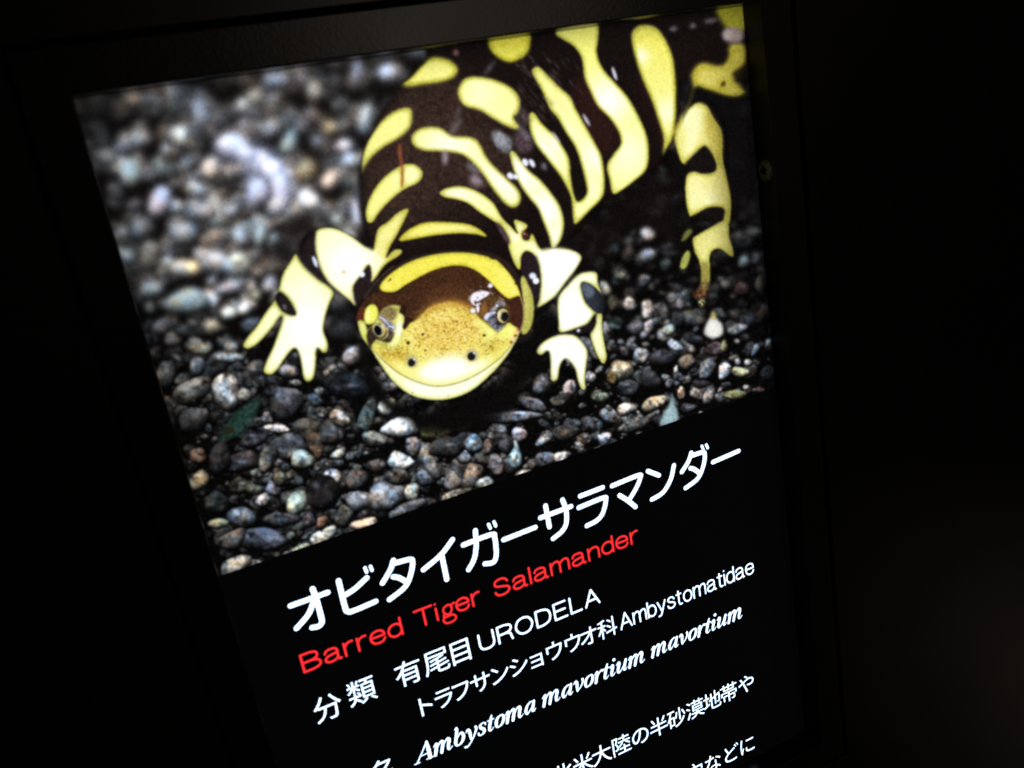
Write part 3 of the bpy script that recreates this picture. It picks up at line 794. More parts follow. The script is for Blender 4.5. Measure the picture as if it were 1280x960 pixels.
PAL = [(78, 84, 96), (92, 90, 88), (70, 64, 60), (104, 112, 120), (60, 64, 74), (118, 112, 106), (82, 98, 100), (88, 72, 60),
       (130, 134, 142), (50, 50, 54), (106, 96, 80), (66, 80, 82), (150, 144, 136), (90, 82, 90)]
PW = np.array([10, 10, 10, 7, 10, 5, 6, 6, 3, 10, 4, 5, 2, 6], float)
PW /= PW.sum()
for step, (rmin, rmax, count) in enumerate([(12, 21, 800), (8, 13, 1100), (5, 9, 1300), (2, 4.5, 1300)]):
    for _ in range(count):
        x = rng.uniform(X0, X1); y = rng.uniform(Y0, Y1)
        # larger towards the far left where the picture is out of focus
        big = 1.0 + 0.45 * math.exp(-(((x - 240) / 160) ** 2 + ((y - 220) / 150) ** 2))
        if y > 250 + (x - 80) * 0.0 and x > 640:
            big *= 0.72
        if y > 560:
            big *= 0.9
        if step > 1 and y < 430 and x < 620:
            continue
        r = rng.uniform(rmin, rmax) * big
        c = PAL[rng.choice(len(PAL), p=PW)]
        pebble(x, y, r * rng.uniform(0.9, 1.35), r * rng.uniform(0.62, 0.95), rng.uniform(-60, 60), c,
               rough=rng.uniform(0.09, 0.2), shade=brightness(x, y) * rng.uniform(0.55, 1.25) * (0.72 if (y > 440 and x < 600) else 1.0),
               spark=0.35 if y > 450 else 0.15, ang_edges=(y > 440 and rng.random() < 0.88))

STONES = [
    # blurred, upper left
    (227, 169, 10, 17, 0, 165, 185, 190), (251, 142, 11, 24, -8, 98, 108, 130), (167, 124, 12, 8, 0, 145, 125, 104),
    (184, 124, 8, 8, 0, 92, 102, 118), (163, 217, 15, 20, 10, 130, 150, 150), (199, 255, 16, 25, 12, 148, 150, 182),
    (178, 285, 18, 17, 0, 96, 106, 116), (232, 292, 20, 18, 0, 98, 106, 116), (290, 184, 22, 14, 10, 150, 160, 186),
    (322, 201, 20, 16, 20, 150, 162, 198), (340, 214, 15, 17, 40, 168, 180, 222), (352, 236, 13, 22, -20, 150, 160, 200), (322, 240, 12, 22, 5, 140, 148, 182), (345, 262, 14, 16, -20, 120, 124, 140), (308, 192, 16, 10, 10, 150, 160, 190),
    (386, 251, 18, 12, 25, 215, 205, 202), (412, 225, 10, 15, 30, 180, 154, 138), (384, 215, 15, 18, 20, 124, 102, 60),
    (231, 335, 23, 12, 5, 146, 146, 136), (241, 336, 9, 9, 0, 212, 215, 160), (296, 332, 18, 19, 20, 140, 160, 172),
    (295, 325, 8, 8, 0, 200, 210, 180), (300, 297, 12, 14, -10, 134, 140, 150), (326, 293, 9, 18, 10, 122, 148, 160),
    (347, 301, 12, 10, 20, 126, 160, 178), (157, 319, 14, 10, 30, 134, 150, 152), (422, 275, 8, 8, 0, 155, 182, 185),
    (339, 161, 16, 14, 0, 118, 112, 112), (361, 180, 12, 18, 15, 112, 135, 138), (319, 124, 12, 9, 0, 118, 118, 108),
    (394, 115, 11, 15, -10, 142, 126, 104), (345, 101, 22, 12, -8, 106, 116, 138), (412, 161, 13, 11, 30, 158, 146, 104),
    (431, 184, 12, 11, 0, 162, 162, 182), (457, 150, 11, 21, 15, 128, 145, 158), (447, 90, 9, 16, 10, 116, 118, 140),
    (486, 92, 14, 13, -20, 168, 168, 186), (520, 65, 12, 7, 0, 84, 98, 114), (440, 202, 15, 14, 20, 132, 152, 178),
    (446, 268, 7, 22, -8, 150, 155, 186), (347, 258, 15, 12, -30, 140, 140, 140), (255, 265, 16, 10, 0, 116, 110, 116),
    (290, 265, 12, 11, -30, 124, 116, 122), (187, 327, 14, 14, 0, 84, 84, 78), (160, 322, 10, 9, 0, 140, 160, 170),
    (235, 377, 30, 17, -4, 108, 134, 140), (190, 362, 18, 12, -5, 118, 135, 146), (286, 392, 10, 9, 0, 185, 195, 188),
    (306, 387, 9, 10, 0, 222, 218, 205), (320, 370, 7, 7, 0, 165, 165, 125), (265, 352, 8, 8, 0, 130, 142, 162),
    (285, 361, 18, 8, -15, 105, 110, 132), (205, 407, 12, 10, 10, 90, 108, 132), (265, 410, 12, 10, 0, 126, 122, 106),
    (337, 357, 9, 13, 10, 130, 136, 158), (200, 410, 12, 11, 0, 80, 90, 108), (250, 437, 17, 8, 10, 140, 136, 110),
    (285, 446, 21, 7, 3, 138, 142, 140), (247, 459, 10, 12, 10, 90, 106, 124), (207, 470, 12, 15, 0, 96, 98, 94),
    (431, 415, 17, 13, 0, 108, 110, 130), (442, 446, 13, 11, 0, 178, 168, 178), (457, 466, 6, 9, 10, 80, 100, 128),
    (360, 465, 14, 9, 10, 110, 116, 140), (405, 170, 40, 5, 80, 70, 60, 52),
    # middle and lower left
    (240, 491, 26, 16, -28, 130, 118, 104), (284, 490, 16, 23, -10, 188, 178, 168), (305, 494, 8, 9, 0, 140, 130, 118),
    (359, 506, 20, 23, 10, 68, 70, 80), (435, 484, 28, 16, 5, 28, 36, 46), (394, 500, 10, 7, 30, 66, 82, 100),
    (346, 536, 14, 5, 6, 205, 180, 168), (242, 527, 21, 19, -20, 76, 82, 86), (316, 550, 19, 11, -5, 66, 66, 78),
    (300, 579, 28, 14, -5, 68, 62, 68), (247, 571, 9, 10, 20, 150, 98, 66), (249, 602, 12, 14, 35, 188, 165, 112),
    (385, 535, 18, 15, 0, 68, 64, 58), (395, 556, 10, 17, -15, 125, 92, 68), (415, 542, 16, 19, 20, 80, 74, 70),
    (426, 524, 13, 8, 35, 188, 164, 148), (460, 520, 9, 24, 18, 64, 90, 92), (484, 509, 10, 16, 10, 200, 235, 232),
    (501, 535, 22, 13, -12, 210, 210, 206), (361, 560, 22, 15, -10, 92, 92, 98), (376, 576, 18, 12, 0, 118, 130, 120),
    (414, 597, 11, 11, 0, 215, 222, 250), (470, 550, 18, 11, 15, 96, 116, 122), (335, 576, 10, 20, 18, 104, 104, 92),
    (300, 607, 14, 10, 10, 104, 104, 86), (330, 625, 10, 9, 0, 162, 162, 180), (342, 610, 9, 11, 0, 118, 116, 135),
    (371, 629, 13, 17, 10, 142, 176, 162), (450, 626, 17, 14, 10, 132, 126, 132), (484, 620, 23, 17, -35, 114, 122, 134),
    (472, 584, 14, 13, 0, 78, 68, 64), (502, 577, 17, 12, 25, 208, 225, 230), (402, 617, 19, 24, 0, 40, 36, 38),
    (424, 567, 10, 6, -35, 165, 168, 150), (302, 647, 17, 13, 10, 125, 136, 155), (275, 655, 12, 6, 0, 165, 170, 118),
    (330, 677, 33, 16, -4, 60, 70, 92), (290, 675, 20, 14, -20, 104, 98, 96), (296, 707, 22, 11, -24, 205, 200, 182),
    (406, 670, 20, 8, -32, 190, 180, 150), (455, 657, 18, 10, -12, 182, 146, 122), (430, 647, 10, 14, 5, 66, 78, 80),
    (387, 650, 8, 10, 0, 86, 70, 76), (401, 655, 9, 10, 10, 115, 72, 48), (375, 686, 11, 4, -22, 140, 165, 135),
    (272, 630, 17, 16, 0, 46, 50, 50), (515, 615, 8, 12, 12, 205, 210, 190), (497, 597, 15, 11, -10, 82, 74, 66),
    (530, 597, 15, 11, 10, 98, 104, 116), (538, 573, 10, 26, -25, 112, 118, 124), (517, 559, 9, 13, 0, 102, 105, 122),
    (510, 636, 28, 7, -22, 92, 95, 108), (275, 575, 12, 20, 10, 40, 40, 44), (350, 600, 8, 8, 0, 96, 86, 60),
    (446, 600, 16, 12, -25, 74, 64, 60), (352, 650, 22, 9, 0, 58, 60, 68), (318, 612, 10, 7, 20, 84, 88, 72),
    # under the head
    (546, 541, 20, 11, -8, 92, 84, 28), (592, 554, 15, 11, 10, 92, 116, 130), (637, 521, 39, 10, 3, 110, 110, 120),
    (650, 544, 10, 11, 0, 140, 140, 168), (644, 571, 9, 22, 3, 138, 172, 176), (646, 483, 22, 10, -30, 180, 164, 142),
    (659, 475, 6, 7, 0, 240, 235, 230), (677, 481, 11, 13, 0, 104, 104, 116), (682, 549, 17, 6, -28, 144, 144, 146),
    (567, 600, 12, 17, 15, 92, 98, 108), (590, 597, 11, 17, 25, 124, 108, 92), (621, 583, 9, 14, -10, 106, 94, 100),
    (607, 604, 12, 7, -10, 168, 182, 176), (611, 557, 5, 10, 5, 135, 100, 88), (570, 618, 22, 5, -20, 155, 144, 126),
    (682, 575, 14, 11, -25, 104, 110, 124), (702, 571, 10, 7, -15, 188, 176, 165), (654, 592, 8, 4, -18, 215, 200, 175),
    (751, 496, 12, 9, 0, 130, 142, 112), (757, 548, 9, 12, 0, 182, 182, 204), (737, 532, 13, 12, 20, 104, 100, 112),
    (717, 532, 13, 12, 0, 82, 80, 88), (712, 487, 8, 13, 0, 145, 128, 132), (737, 471, 6, 8, 0, 188, 188, 205),
    (577, 570, 12, 8, 20, 122, 134, 152), (705, 541, 21, 11, -10, 64, 62, 62), (557, 560, 20, 12, 0, 44, 46, 52),
    (632, 555, 9, 12, 0, 60, 58, 66), (700, 500, 18, 8, -15, 84, 86, 82), (665, 505, 20, 8, 20, 90, 88, 96),
    # right
    (776, 463, 16, 15, 25, 205, 184, 138), (765, 473, 7, 10, 0, 125, 100, 38), (810, 387, 9, 13, 0, 215, 178, 155),
    (787, 380, 10, 10, -20, 235, 220, 215), (771, 406, 12, 9, 0, 64, 88, 82), (810, 411, 7, 15, 25, 155, 155, 184),
    (795, 410, 12, 10, 0, 88, 88, 104), (892, 411, 12, 11, 0, 232, 232, 226), (922, 410, 18, 8, -20, 138, 144, 152),
    (836, 413, 8, 10, 0, 116, 144, 144), (844, 433, 11, 6, 35, 182, 200, 232), (860, 454, 12, 12, 0, 122, 110, 94),
    (885, 461, 10, 17, 22, 76, 88, 104), (906, 464, 10, 12, 20, 176, 170, 176), (894, 436, 15, 9, 0, 108, 66, 66),
    (905, 432, 4, 8, 10, 150, 150, 80), (926, 466, 13, 9, 5, 158, 156, 98), (935, 454, 7, 6, 0, 210, 200, 196),
    (922, 452, 4, 5, 0, 185, 180, 182), (802, 445, 11, 15, 15, 130, 138, 150), (827, 447, 17, 13, 0, 58, 58, 68),
    (784, 512, 14, 10, -22, 210, 186, 164), (817, 505, 21, 9, -25, 168, 142, 98), (852, 491, 5, 9, 0, 192, 158, 130),
    (861, 510, 12, 8, 10, 58, 62, 74), (871, 492, 8, 13, -8, 134, 116, 104), (886, 494, 8, 13, 25, 132, 120, 116),
    (917, 494, 17, 7, -10, 122, 122, 64), (947, 488, 11, 4, -5, 110, 80, 80), (960, 467, 9, 10, 0, 40, 48, 58),
    (792, 532, 24, 10, -20, 104, 104, 100), (739, 471, 6, 7, 0, 180, 175, 190), (785, 485, 14, 12, 0, 66, 68, 76),
    (815, 475, 17, 13, 0, 48, 46, 48), (961, 429, 5, 7, 10, 104, 136, 150), (944, 437, 4, 10, 25, 100, 122, 142),
    (921, 427, 4, 4, 0, 135, 135, 140), (809, 294, 9, 10, -20, 212, 196, 202), (810, 320, 11, 9, -25, 142, 148, 165),
    (756, 361, 7, 10, -25, 168, 172, 160), (907, 356, 7, 6, 0, 150, 140, 138), (927, 362, 11, 10, 0, 76, 42, 36),
    (805, 352, 10, 8, -40, 92, 96, 114), (775, 345, 8, 6, 20, 122, 128, 98), (767, 379, 8, 10, 0, 104, 94, 62),
    (787, 302, 8, 8, 0, 58, 64, 62), (785, 319, 9, 14, 0, 54, 48, 48), (746, 297, 4, 7, 0, 82, 88, 64),
    (940, 260, 9, 11, 0, 64, 66, 78), (942, 290, 11, 7, 0, 88, 94, 98), (930, 327, 8, 9, 0, 80, 92, 92),
    (945, 322, 7, 8, 0, 96, 98, 108), (950, 355, 6, 14, 5, 80, 80, 76), (841, 372, 5, 8, 0, 120, 108, 108),
    (850, 381, 5, 8, -20, 112, 112, 130), (925, 205, 7, 10, -25, 96, 112, 130), (929, 252, 6, 5, 0, 125, 125, 108),
    (830, 252, 11, 10, 0, 72, 76, 86), (820, 267, 8, 9, 0, 100, 80, 68), (837, 480, 5, 6, 0, 88, 86, 92),
    (845, 462, 3, 6, 15, 190, 200, 205), (932, 141, 7, 11, 0, 150, 150, 168), (870, 425, 20, 8, 30, 30, 32, 36),
    (750, 330, 6, 10, 0, 66, 76, 76), (846, 360, 8, 6, 20, 60, 60, 62), (876, 480, 14, 6, 0, 48, 44, 46),
]
for st in STONES:
    x, y, rx, ry, a, r_, g_, b_ = st
    far = y < 430 and x < 600
    k = 1.20 if (y > 440 and x < 640) else 1.08
    pebble(x, y, rx * k, ry * k, a, (r_, g_, b_), rough=0.05 if far else 0.13, shade=1.0 if far else 0.98, spark=0.0 if far else 0.35,
           ang_edges=(y > 500 or x > 640) and rng.random() < 0.8, sat=0.50)

# green leaf-shaped stone, bluish upright stone and other odd outlines
ground.fill(crop(180, 400, 4, [(372, 612), (395, 545), (440, 480), (520, 412), (582, 388), (570, 455), (525, 530), (465, 580), (405, 600)]),
            (36, 58, 52), 1.4, grain=0.2, inner=4, gs=4)
ground.fill(crop(180, 400, 4, [(405, 545), (430, 528), (448, 545), (430, 572), (408, 570)]), (40, 36, 24), 1.2)
ground.fill(crop(680, 380, 4, [(580, 612), (590, 560), (625, 500), (640, 440), (655, 500), (668, 530), (668, 585)]), (150, 176, 182), 0.9, grain=0.07, inner=3)
ground.fill(crop(680, 380, 4, [(800, 150), (815, 90), (838, 60), (850, 35), (862, 70), (890, 100), (895, 150), (850, 172)]), (226, 226, 220), 0.9, grain=0.04, inner=2)
ground.fill(crop(680, 380, 4, [(832, 62), (846, 32), (862, 62), (850, 80)]), (176, 164, 104), 1.0)

ground.fill([(268, 182), (290, 172), (322, 180), (346, 188), (362, 212), (366, 240), (356, 262), (342, 268), (336, 246), (330, 226), (326, 250), (314, 262), (306, 240), (306, 214), (292, 204), (272, 198)], (146, 156, 188), 6, 0.42)
# depth-of-field of the printed picture: blurred to the upper left and upper right
yy, xx = np.mgrid[0:CH, 0:CW].astype(np.float32)
PX = xx / S + X0
PY = yy / S + Y0
ground.c = np.clip(ground.c, 0, 1.15)
lvl = [(0.0, ground.c)]
far_l = np.clip((470 - PY) / 130, 0, 1) * np.clip((640 - PX) / 60, 0, 1)
far_r = np.clip((470 - PY) / 200, 0, 1) * np.clip((PX - 600) / 60, 0, 1)
sig = 0.75 + 3.6 * far_l + 0.9 * np.clip((230 - PY) / 120, 0, 1) * np.clip((600 - PX) / 60, 0, 1) + 2.1 * far_r
sigs = [0.6, 1.3, 2.3, 3.5, 5.0]
stack = [blur(ground.c, s * S) for s in sigs]
pos = np.interp(sig, sigs, np.arange(len(sigs))).astype(np.float32)
out = np.zeros_like(ground.c)
for i, im in enumerate(stack):
    wgt = np.clip(1 - np.abs(pos - i), 0, 1)[..., None]
    out += im * wgt
# blurred highlights bloom a little in the far field
out = out * (1 + 0.24 * far_l[..., None]) + 0.032 * far_l[..., None] * np.array([1.0, 0.92, 0.9], np.float32)
out = np.clip((out - 0.20) * (1 + 0.16 * far_l[..., None]) + 0.19, 0.02, 1.2)
base = Layer()
base.c = out

# ---- dark shadow of the animal on the gravel
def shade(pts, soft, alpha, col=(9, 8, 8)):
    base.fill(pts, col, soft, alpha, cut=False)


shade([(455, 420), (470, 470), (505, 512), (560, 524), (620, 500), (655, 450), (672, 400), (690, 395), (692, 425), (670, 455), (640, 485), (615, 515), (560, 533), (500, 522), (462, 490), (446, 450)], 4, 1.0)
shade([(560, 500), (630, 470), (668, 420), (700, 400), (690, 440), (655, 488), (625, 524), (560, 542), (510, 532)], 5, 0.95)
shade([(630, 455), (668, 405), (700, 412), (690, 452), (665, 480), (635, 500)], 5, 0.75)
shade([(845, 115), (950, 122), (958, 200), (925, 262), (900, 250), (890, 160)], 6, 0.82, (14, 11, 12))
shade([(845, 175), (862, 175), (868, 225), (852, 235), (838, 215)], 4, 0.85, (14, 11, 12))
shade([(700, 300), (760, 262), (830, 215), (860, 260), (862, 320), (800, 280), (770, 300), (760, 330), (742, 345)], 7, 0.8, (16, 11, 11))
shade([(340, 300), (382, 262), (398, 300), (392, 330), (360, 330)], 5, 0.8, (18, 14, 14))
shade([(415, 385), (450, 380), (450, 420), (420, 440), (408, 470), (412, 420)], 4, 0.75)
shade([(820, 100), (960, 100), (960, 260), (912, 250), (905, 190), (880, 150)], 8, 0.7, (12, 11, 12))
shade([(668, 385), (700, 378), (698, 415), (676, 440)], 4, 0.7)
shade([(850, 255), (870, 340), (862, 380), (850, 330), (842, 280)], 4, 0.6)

# ---- the salamander
sal = Layer((16, 12, 12))
A_, B_, H_, F_, G_, L_, M_ = (400, 0, 4), (680, 0, 4), (400, 200, 4), (660, 200, 4), (640, 240, 4), (280, 240, 4), (430, 320, 4.8)


def sh(cr, pts, col, soft=0.7, alpha=1.0, **k):
    return sal.fill(crop(*cr, pts), col, soft, alpha, **k)


body = [(548, 30), (530, 80), (503, 106), (478, 135), (461, 180), (450, 215), (450, 250), (453, 280), (462, 305), (455, 335), (447, 385),
        (470, 420), (560, 440), (660, 420), (670, 330), (690, 312), (712, 304), (745, 262), (790, 232), (826, 205), (838, 182), (860, 170),
        (850, 120), (870, 95), (925, 112), (945, 60), (940, -20), (700, -10)]
sal.fill(body, (19, 13, 12), 2.6)
# browner back where the flash grazes it
sal.fill([(515, 110), (585, 100), (600, 150), (640, 200), (610, 235), (560, 230), (540, 270), (470, 275), (455, 230), (480, 160)], (58, 42, 35), 16, 0.8, grain=0.13, gs=9, cut=False)
sal.fill([(500, 95), (560, 100), (640, 160), (650, 250), (560, 290), (470, 300), (452, 240), (470, 150)], (46, 33, 28), 12, 0.5, grain=0.2, gs=4, cut=False)
sal.fill([(722, 95), (750, 110), (772, 165), (762, 195), (740, 180), (720, 130)], (56, 28, 24), 6, 0.55, cut=False)
sal.fill([(815, 80), (838, 160), (830, 185), (812, 150), (795, 110)], (44, 22, 20), 6, 0.4, cut=False)
sal.fill([(760, 240), (850, 190), (840, 225), (790, 262)], (30, 14, 13), 5, 0.9, cut=False)

YEL = (228, 222, 76)
YL2 = (236, 232, 112)
st = [
    (A_, [(395, 428), (450, 385), (500, 330), (545, 295), (590, 288), (650, 305), (687, 345), (665, 385), (600, 408), (520, 418), (450, 430)], (226, 219, 82), 1.6),
    (A_, [(845, 205), (880, 160), (1030, 140), (1050, 215), (1030, 270), (985, 300), (940, 308), (890, 285), (855, 250)], (222, 212, 58), 1.3),
    (A_, [(692, 450), (720, 400), (770, 385), (850, 395), (930, 425), (985, 470), (1000, 530), (985, 570), (965, 585), (995, 642), (950, 636), (880, 600), (800, 550), (730, 530), (700, 495)], YL2, 1.2),
    (A_, [(206, 872), (212, 780), (240, 700), (300, 615), (370, 560), (440, 540), (460, 575), (445, 640), (390, 690), (320, 730), (260, 780), (225, 830)], YL2, 1.3),
    (A_, [(460, 685), (490, 650), (550, 635), (610, 645), (660, 680), (740, 685), (790, 710), (840, 800), (930, 890), (990, 950), (1002, 1000), (975, 1035), (930, 1020), (870, 950), (800, 850), (740, 790), (690, 765), (600, 755), (520, 750), (470, 725)], YL2, 1.1),
    (H_, [(232, 290), (230, 250), (260, 170), (310, 100), (370, 50), (430, 22), (480, 28), (512, 65), (490, 110), (420, 145), (350, 200), (295, 260), (262, 308), (240, 310)], YL2, 0.9),
    (H_, [(600, 163), (640, 140), (710, 132), (780, 155), (860, 210), (910, 290), (955, 335), (990, 372), (978, 335), (975, 300), (1032, 322), (1028, 345), (1010, 365), (1018, 398), (1045, 400), (1060, 370), (1085, 420), (1108, 462), (1080, 480), (1035, 455), (1008, 480), (1000, 545), (975, 520), (945, 440), (945, 400), (915, 340), (875, 308), (800, 260), (740, 215), (680, 195), (625, 185)], (238, 230, 118), 0.8),
    (H_, [(440, 245), (425, 290), (385, 370), (350, 430), (330, 490), (372, 452), (408, 452), (395, 475), (340, 510), (310, 540), (275, 590), (250, 600), (236, 520), (268, 450), (290, 350), (340, 310), (390, 265)], (226, 216, 104), 0.8),
    (H_, [(396, 402), (430, 360), (480, 330), (540, 312), (640, 312), (740, 322), (800, 350), (832, 382), (780, 370), (700, 365), (620, 370), (540, 380), (460, 395)], (232, 218, 68), 0.8),
    (A_, [(1048, 575), (1068, 565), (1110, 620), (1180, 690), (1240, 785), (1250, 870), (1262, 950), (1278, 1000), (1300, 1008), (1335, 970), (1332, 920), (1310, 830), (1280, 740), (1230, 660), (1190, 590), (1150, 540), (1110, 450), (1070, 380), (1063, 350), (1090, 335), (1130, 370), (1200, 440), (1250, 485), (1275, 540), (1320, 620), (1370, 710), (1405, 780), (1420, 870), (1420, 950), (1400, 1000), (1340, 1060), (1290, 1110), (1272, 1115), (1265, 1060), (1255, 980), (1210, 890), (1150, 810), (1080, 720), (1050, 640)], YL2, 0.95),
    (A_, [(950, 765), (975, 765), (1040, 850), (1100, 900), (1150, 960), (1195, 1025), (1218, 1110), (1205, 1190), (1165, 1245), (1145, 1180), (1110, 1090), (1090, 1040), (1040, 980), (1000, 920), (970, 850)], (242, 236, 140), 0.9),
    (B_, [(60, 165), (100, 110), (255, 90), (270, 180), (262, 260), (290, 340), (350, 410), (420, 490), (480, 600), (515, 690), (522, 780), (505, 855), (440, 915), (380, 960), (345, 968), (330, 900), (316, 830), (350, 770), (385, 720), (375, 660), (330, 590), (270, 530), (235, 460), (205, 390), (190, 290), (150, 230), (95, 195)], YL2, 0.95),
    (B_, [(440, 170), (465, 135), (510, 125), (560, 140), (600, 190), (640, 280), (655, 390), (660, 500), (655, 600), (640, 690), (612, 745), (594, 775), (600, 690), (570, 590), (540, 500), (500, 410), (465, 310), (445, 230)], (228, 220, 92), 1.2),
    (B_, [(735, 385), (760, 335), (800, 315), (870, 330), (905, 318), (925, 280), (930, 225), (1000, 225), (1000, 330), (970, 380), (945, 400), (990, 432), (1022, 460), (980, 490), (920, 490), (860, 470), (800, 450), (762, 438), (745, 490), (700, 600), (655, 668), (640, 665), (700, 560), (735, 450)], (206, 188, 66), 1.9),
    (B_, [(862, 55), (880, 20), (1010, 15), (1010, 145), (940, 150), (905, 130)], (170, 164, 44), 2.2),
    (B_, [(430, 97), (600, 70), (600, 60), (430, 80)], (150, 150, 60), 0.8),
]
for cr, pts, col, sf in st:
    sh(cr, pts, col, sf * (1.35 if cr is not H_ else 1.1), grain=0.015)

# hind leg and foot
sal.fill([(846, 175), (868, 128), (892, 128), (908, 165), (912, 230), (914, 262), (910, 282), (880, 276), (862, 272), (854, 250), (856, 210), (848, 200)], (20, 15, 15), 1.2)
LEG = (218, 208, 104)
sh(B_, [(652, 690), (690, 600), (725, 540), (770, 512), (815, 530), (845, 590), (885, 650), (892, 720), (886, 800), (905, 860), (920, 920), (925, 990), (900, 990), (880, 900), (862, 810), (830, 750), (800, 728), (760, 760), (720, 800), (700, 824), (678, 800)], LEG, 1.4)
sh(F_, [(785, 130), (795, 75), (830, 60), (870, 70), (930, 62), (948, 20), (930, -60), (955, -80), (975, 20), (990, 90), (1015, 170), (1018, 250), (1008, 315), (980, 310), (985, 250), (950, 232), (890, 240), (830, 275), (805, 282), (790, 210)], LEG, 1.2)
sh(F_, [(820, 395), (850, 368), (900, 340), (960, 312), (1003, 300), (1010, 380), (1028, 440), (1030, 485), (1000, 478), (960, 448), (925, 455), (912, 490), (915, 560), (905, 645), (865, 645), (862, 560), (850, 500), (830, 460)], (208, 200, 108), 1.2)
sh(F_, [(762, 405), (778, 360), (810, 338), (826, 358), (800, 395), (775, 412)], (176, 180, 90), 1.3)
sh(F_, [(755, 540), (768, 480), (800, 445), (816, 470), (806, 520), (785, 550)], (196, 202, 120), 1.3)
sal.fill(crop(*F_, [(866, 610), (905, 615), (908, 660), (890, 700), (860, 706), (828, 690), (822, 660), (845, 640)]), (128, 84, 54), 1.5, grain=0.3, gs=3)
sal.fill(crop(*F_, [(848, 700), (885, 690), (890, 715), (868, 745), (850, 725)]), (188, 176, 160), 1.5, grain=0.1)
sal.fill(crop(*F_, [(860, 520), (905, 520), (905, 640), (862, 640)]), (190, 170, 96), 2, 0.8, cut=False)
sal.fill(crop(*B_, [(800, 560), (850, 600), (885, 700), (880, 800), (830, 720), (800, 650)]), (200, 178, 66), 2.5, 0.8, cut=False)
sal.fill(crop(820, 100, 9.14, [(300, 420), (420, 300), (500, 300), (520, 500), (480, 680), (380, 850), (330, 800), (340, 600)]), (240, 238, 190), 2.5, 0.75, cut=False)
sal.fill(crop(840, 200, 9.14, [(180, 180), (300, 170), (350, 300), (300, 480), (220, 560), (170, 400)]), (232, 228, 160), 2, 0.6, cut=False)

# front left arm (the animal's right)
ARM = (240, 238, 190)
sh(L_, [(455, 205), (485, 178), (560, 180), (640, 220), (700, 265), (745, 290), (780, 330), (800, 345), (760, 400), (735, 450), (700, 480), (668, 480), (650, 520), (662, 572), (620, 540), (560, 490), (510, 440), (475, 370), (455, 290)], (244, 240, 182), 1.5)
sh(L_, [(360, 305), (395, 365), (460, 425), (520, 465), (552, 505), (530, 560), (510, 620), (500, 690), (522, 750), (518, 800), (490, 806), (465, 780), (462, 860), (450, 930), (420, 952), (395, 930), (385, 860), (370, 800), (350, 782), (310, 830), (270, 890), (230, 918), (195, 900), (205, 855), (240, 780), (262, 720), (290, 640), (285, 620), (235, 690), (170, 760), (120, 787), (92, 770), (110, 730), (160, 670), (205, 600), (250, 540), (272, 480), (290, 410), (330, 345)], (222, 222, 140), 1.4)
sal.fill(crop(*L_, [(400, 440), (470, 470), (500, 540), (480, 680), (450, 760), (430, 900), (400, 900), (370, 780), (300, 790), (240, 880), (220, 870), (290, 740), (320, 640), (340, 600), (380, 560)]), (250, 250, 228), 4, 0.9, cut=False)
sal.fill(crop(*L_, [(290, 430), (360, 330), (400, 400), (380, 500), (300, 500)]), (206, 208, 124), 4, 0.6, cut=False)
sh(L_, [(645, 470), (680, 420), (722, 362), (738, 400), (732, 470), (702, 520), (668, 562), (650, 520)], (34, 25, 26), 0.9)
sh(L_, [(255, 520), (280, 498), (320, 528), (352, 580), (362, 615), (330, 617), (290, 597), (265, 560)], (28, 24, 24), 1.0)
sal.blob(356, 384, 2.2, 4, -30, (120, 120, 125), 1.0, 0.7)
sal.blob(430, 340, 2, 1.8, 0, (226, 160, 60), 1.2)
sh(L_, [(395, 230), (450, 200), (452, 300), (480, 390), (530, 470), (560, 505), (530, 475), (460, 425), (400, 365), (375, 300)], (30, 23, 24), 1.3)
sal.blob(394, 327, 2.6, 7.5, -20, (215, 225, 250), 0.9)
sal.blob(452.5, 343, 3.4, 3.6, 0, (235, 242, 255), 0.8)

# front right arm (the animal's left)
sh(F_, [(40, 462), (110, 440), (190, 440), (250, 460), (272, 490), (240, 550), (190, 612), (130, 690), (45, 742), (55, 690), (62, 600), (52, 520)], (248, 246, 196), 1.5)
sh(F_, [(148, 690), (200, 620), (250, 570), (290, 556), (345, 560), (355, 620), (382, 700), (372, 760), (335, 772), (300, 820), (240, 845), (160, 867), (148, 800)], (242, 242, 188), 1.5)
sh(G_, [(120, 802), (140, 760), (190, 725), (250, 708), (310, 712), (355, 750), (382, 800), (375, 860), (368, 940), (372, 985), (345, 988), (325, 940), (310, 880), (270, 835), (243, 870), (232, 935), (208, 950), (190, 935), (190, 880), (182, 795), (150, 818)], (248, 248, 206), 1.5)
sh(G_, [(425, 600), (452, 610), (456, 700), (470, 780), (476, 830), (458, 862), (430, 832), (400, 760), (390, 710), (412, 670)], (226, 224, 150), 1.1)
sh(F_, [(262, 622), (290, 610), (340, 640), (385, 700), (388, 750), (350, 768), (310, 740), (280, 700)], (42, 46, 54), 0.9)
sal.fill(crop(*F_, [(270, 625), (300, 620), (335, 655), (310, 690), (285, 680)]), (96, 106, 120), 1.6, 0.8, cut=False)
sal.fill(crop(*F_, [(150, 868), (240, 848), (300, 822), (340, 800), (320, 850), (260, 872), (200, 870)]), (30, 24, 26), 1.0)
sal.blob(723, 413, 2.3, 2.4, 0, (215, 222, 240), 0.8)
sh(H_, [(1003, 520), (1010, 475), (1035, 456), (1070, 475), (1092, 530), (1100, 600), (1098, 660), (1078, 715), (1050, 640), (1018, 590)], (34, 25, 28), 0.9)
sal.blob(666, 345, 4.5, 4, 20, (222, 228, 255), 1.0)
sal.blob(670, 351, 4, 4, 0, (245, 248, 255), 0.8)
sal.blob(657, 294, 4.4, 5.6, 0, (64, 34, 26), 1.2, grain=0.2)
sal.blob(655, 292, 1.6, 1.6, 0, (170, 120, 110), 0.7)
